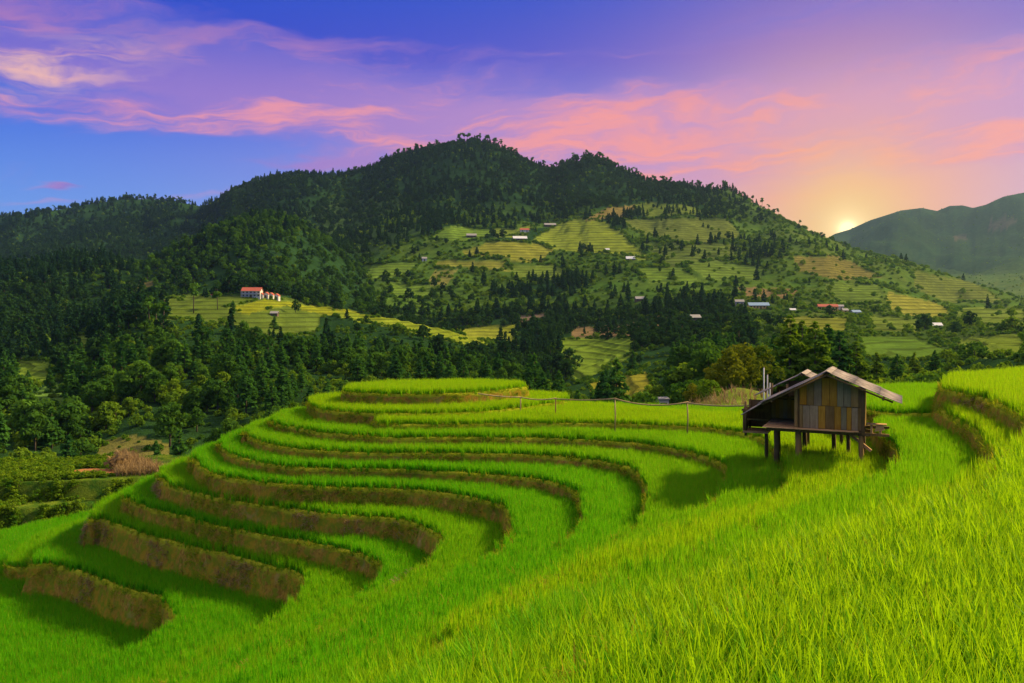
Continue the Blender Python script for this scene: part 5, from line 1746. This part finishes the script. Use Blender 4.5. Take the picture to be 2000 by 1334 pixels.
for k in range(5):
    a, b_ = nodes[k] + Vector((0, 0, .035)), nodes[k + 1] + Vector((0, 0, .035 + .02 * (k % 2)))
    sag = (.05, .10, .07, .22, .10)[k]
    pts = []
    for i in range(9):
        f = i / 8 * 1.03 - .015
        p_ = a.lerp(b_, f)
        pts.append(p_ - Vector((0, 0, sag * 4 * f * (1 - f))))
    bp = empty('bamboo_pipe', tuple(a))
    tag(bp, slabels[k], 'pipe', 'lengths of the bamboo pipe')
    MB().tube([p_ - a for p_ in pts], .034, 7).build('pipe', WD['bamboo'], bp, True)
    for i in (2, 4, 6):
        d = (pts[i + 1] - pts[i]).normalized() * .012
        MB().tube([pts[i] - a - d, pts[i] - a + d], .040, 7).build('node', WD['brown'], bp, True)
# loose poles by the hut
for k, (a, b0, b1, y, lb) in enumerate([(1492, 718, 790, 41, 'tallest of the three pale poles standing behind the hut'), (1499, 732, 790, 41.5, 'middle one of the three pale poles behind the hut'), (1504, 748, 790, 42, 'shortest of the three pale poles behind the hut')]):
    t0, t1 = p3(a, b0, y), p3(a, b1, y)
    m = empty('wooden_pole', (t1.x, t1.y, -5.75))
    tag(m, lb, 'pole')
    MB().tube([(0, 0, -.2), (0, 0, t0.z + 5.75)], [.036, .030], 8).build('shaft', WD['pole'], m, True)
    MB().tube([(0, 0, t0.z + 5.75), (0, 0, t0.z + 5.79)], [.034, .02], 8).build('tip', WD['grey'], m, True)

# ------------------------------------------------------------------ houses across the valley
M_WHITE = plain('white_wall', (0.56, 0.54, 0.50))
M_YELLOW = plain('yellow_wall', (0.62, 0.40, 0.12))
M_TIMBER = plain('timber_wall', (0.12, 0.085, 0.055))
M_GREYW = plain('grey_wall', (0.34, 0.32, 0.30))
M_RED = plain('red_roof', (0.36, 0.085, 0.055))
M_BLUE = plain('blue_roof', (0.20, 0.30, 0.42))
M_PALE = plain('pale_metal_roof', (0.62, 0.62, 0.62), .5)
M_GREY = plain('grey_roof', (0.26, 0.25, 0.24))
M_GLASS = plain('dark_window', (0.02, 0.025, 0.03), .2)
M_DOOR = plain('door_wood', (0.10, 0.06, 0.035))


def house(name, label, p, py, w, d, h, rise, wall_m, roof_m, windows=3, storeys=1, gable_front=False, cat='house', yaw=0.0, ymin=56.0, over=.35, group=None, px_w=None):
    x, y, z = on_ground(p, py, ymin)
    z = min(z, float(ground_z(x, y + d * .5)[0])) - .1
    q_ = (px_w * y / F) / w if px_w else 1.0
    w, d, h, rise, over = w * q_, d * q_, h * q_, rise * q_, over * q_
    r = empty(name, (x, y, z), yaw)
    tag(r, label, cat, group)
    k = h * storeys
    m = MB()
    if gable_front:
        pro = [(-w / 2, k), (0, k + rise), (w / 2, k)]
        m.poly([(-w / 2, 0, -2), (w / 2, 0, -2), (w / 2, 0, k), (0, 0, k + rise), (-w / 2, 0, k), (-w / 2, d, -2), (w / 2, d, -2), (w / 2, d, k), (0, d, k + rise), (-w / 2, d, k)],
               [(0, 1, 2, 3, 4), (9, 8, 7, 6, 5), (0, 5, 6, 1), (1, 6, 7, 2), (4, 9, 5, 0), (2, 7, 8, 3), (3, 8, 9, 4)])
    else:
        m.poly([(-w / 2, 0, -2), (w / 2, 0, -2), (w / 2, 0, k), (-w / 2, 0, k), (-w / 2, d, -2), (w / 2, d, -2), (w / 2, d, k), (-w / 2, d, k), (-w / 2, d / 2, k + rise), (w / 2, d / 2, k + rise)],
               [(0, 1, 2, 3), (5, 4, 7, 6), (0, 3, 8, 7, 4), (1, 5, 6, 9, 2), (0, 4, 5, 1), (3, 2, 9, 8), (6, 7, 8, 9)])
    m.build('wall', wall_m, r)
    m = MB()
    o, t_ = over, .14
    if gable_front:
        s = rise / (w / 2)
        for sg in (-1, 1):
            e = (sg * (w / 2 + o), k - s * o + .03)
            a = [(0, -o, k + rise + .03), (e[0], -o, e[1]), (e[0], d + o, e[1]), (0, d + o, k + rise + .03)]
            m.hexa(a, [(q[0], q[1], q[2] + t_) for q in a])
    else:
        s = rise / (d / 2)
        for (ye, sg) in ((-o, -1), (d + o, 1)):
            a = [(-w / 2 - o, d / 2, k + rise + .03), (w / 2 + o, d / 2, k + rise + .03), (w / 2 + o, ye, k - s * o + .03), (-w / 2 - o, ye, k - s * o + .03)]
            m.hexa(a, [(q[0], q[1], q[2] + t_) for q in a])
    m.build('roof', roof_m, r)
    for st in range(storeys):
        for i in range(windows):
            u_ = -w / 2 + w * (i + .5) / windows
            ww, hh = min(.9, w / windows * .45), h * .42
            if st == 0 and i == windows // 2:
                MB().box(u_ - .42, u_ + .42, -.05, .02, 0, h * .74).build('door', M_DOOR, r)
            else:
                MB().box(u_ - ww / 2, u_ + ww / 2, -.04, .02, st * h + h * .36, st * h + h * .36 + hh).build('window', M_GLASS, r)
    return r


mh = house('guest_house', 'two storey white guest house with a long red roof on the terraced spur', 490, 580, 10.5, 6, 1.75, 1.9, M_WHITE, M_RED, 5, 2, ymin=250, yaw=.05, px_w=36)
q_ = 36 * mh.location.y / F / 10.5
for st in (0, 1):
    MB().box(-5.4 * q_, 5.4 * q_, -1.3 * q_, -.06, (1.7 * st + 1.62) * q_, (1.7 * st + 1.72) * q_).build('balcony', M_WHITE, mh)
    for i in range(6):
        MB().box((-5.3 + i * 2.1) * q_, (-5.15 + i * 2.1) * q_, -1.28 * q_, -1.15 * q_, (1.7 * st - .2) * q_, (1.7 * st + 1.62) * q_).build('column', M_WHITE, mh)
for k, (p, py, lb) in enumerate([(509, 583, 'white cabin with red gable next to the right end of the red roofed guest house'), (519, 582, 'second white cabin with red gable from the guest house'),
                                 (528, 583, 'third white cabin with red gable from the guest house'), (539, 585, 'outermost white cabin with red gable from the guest house')]):
    house('cabin', lb, p, py, 2.5, 3.4, 2.0, 1.0, M_WHITE, M_RED, 1, 1, True, 'cabin', ymin=250, over=.22, group='cabins by the guest house', px_w=9.5)
house('garden_shed', 'low open shed with a bright red roof left of the guest house', 420, 580, 4.0, 2.4, 1.2, .8, M_GREYW, M_RED, 2, ymin=250, cat='shed', px_w=15)
house('field_hut', 'small dark field hut with a grey roof on the yellow terraces of the spur', 535, 618, 2.9, 2.2, 1.5, .7, M_TIMBER, M_GREY, 1, ymin=200, cat='hut', px_w=13)
for nm, lb, p, py, w, d, h, rise, wm, rm, nw, pw in [
    ('farmhouse', 'long low farmhouse with a bright white roof in the middle of the mountain fields', 1016, 470, 13, 6, 2.2, 2.2, M_TIMBER, M_PALE, 4, 27),
    ('farmhouse', 'grey roofed farmhouse at the left edge of the mountain fields', 921, 464, 9.5, 6, 2.2, 2.0, M_TIMBER, M_GREY, 3, 19),
    ('farmhouse', 'brown roofed farmhouse at the upper edge of the mountain fields', 1075, 443, 11, 6, 2.0, 1.8, M_TIMBER, M_GREY, 3, 22),
    ('farmhouse', 'farmhouse with a rusty red and white front above the long white roof', 1025, 454, 8, 5, 2.4, 1.4, M_WHITE, M_RED, 2, 17),
    ('farmhouse', 'white roofed house alone on the right flank below the mountain fields', 1232, 509, 8, 5, 1.8, 2.2, M_TIMBER, M_PALE, 2, 17),
    ('field_hut', 'tiny white roofed hut above the lone white roofed house', 1186, 491, 3.6, 3, 1.4, 1.2, M_TIMBER, M_PALE, 1, 8),
    ('field_hut', 'small white hut on the far left of the mountain fields', 829, 510, 3.6, 3, 2.2, 1.2, M_WHITE, M_GREY, 1, 9),
    ('farmhouse', 'grey roofed house half hidden in trees at the foot of the mountain', 1252, 588, 9, 5, 2.0, 2.0, M_TIMBER, M_GREY, 3, 20),
    ('farmhouse', 'grey brown house left of the long blue roofed building', 1445, 598, 5, 4, 2.8, 1.2, M_GREYW, M_GREY, 2, 16),
    ('school_building', 'long building with a blue grey roof in the hamlet behind the trees', 1483, 603, 11, 5, 2.0, 1.5, M_YELLOW, M_BLUE, 6, 38),
    ('field_hut', 'small white roofed hut between the blue roof and the long red roof', 1549, 608, 3.4, 3, 1.0, .9, M_TIMBER, M_PALE, 1, 10),
    ('school_building', 'long yellow building with a red roof in the hamlet', 1618, 606, 10.5, 5, 2.2, 1.3, M_YELLOW, M_RED, 6, 36),
    ('farmhouse', 'small white house at the right end of the long red roof', 1643, 605, 2.6, 3, 2.0, .8, M_WHITE, M_GREY, 1, 9),
    ('field_hut', 'small yellow hut below the right end of the long red roof', 1652, 611, 2.6, 2.6, 1.4, .8, M_YELLOW, M_GREY, 1, 10),
    ('farmhouse', 'blue roofed shed right of the long yellow building', 1674, 615, 4.6, 3, 1.7, 1.0, M_GREYW, M_BLUE, 2, 16),
    ('farmhouse', 'pale grey roof among the trees right of the hamlet', 1830, 640, 5.5, 4, 1.4, 1.2, M_GREYW, M_PALE, 2, 20),
    ('farmhouse', 'grey roofed house left of the hamlet above the wooded slope', 1360, 626, 4.6, 4, 1.6, 1.3, M_TIMBER, M_GREY, 2, 18),
]:
    house(nm, lb, p, py, w, d, h, rise, wm, rm, nw, px_w=pw, ymin=230, cat='hut' if nm == 'field_hut' else ('school' if nm == 'school_building' else 'house'), yaw=rnd.uniform(-.15, .15))
wh = house('white_shed', 'small white shed with a flat grey roof beyond the bamboo pipe', 1296, 798, 1.75, 1.8, 1.55, .18, M_WHITE, M_GREY, 1, ymin=86, cat='shed', over=.12, yaw=.25, px_w=23)
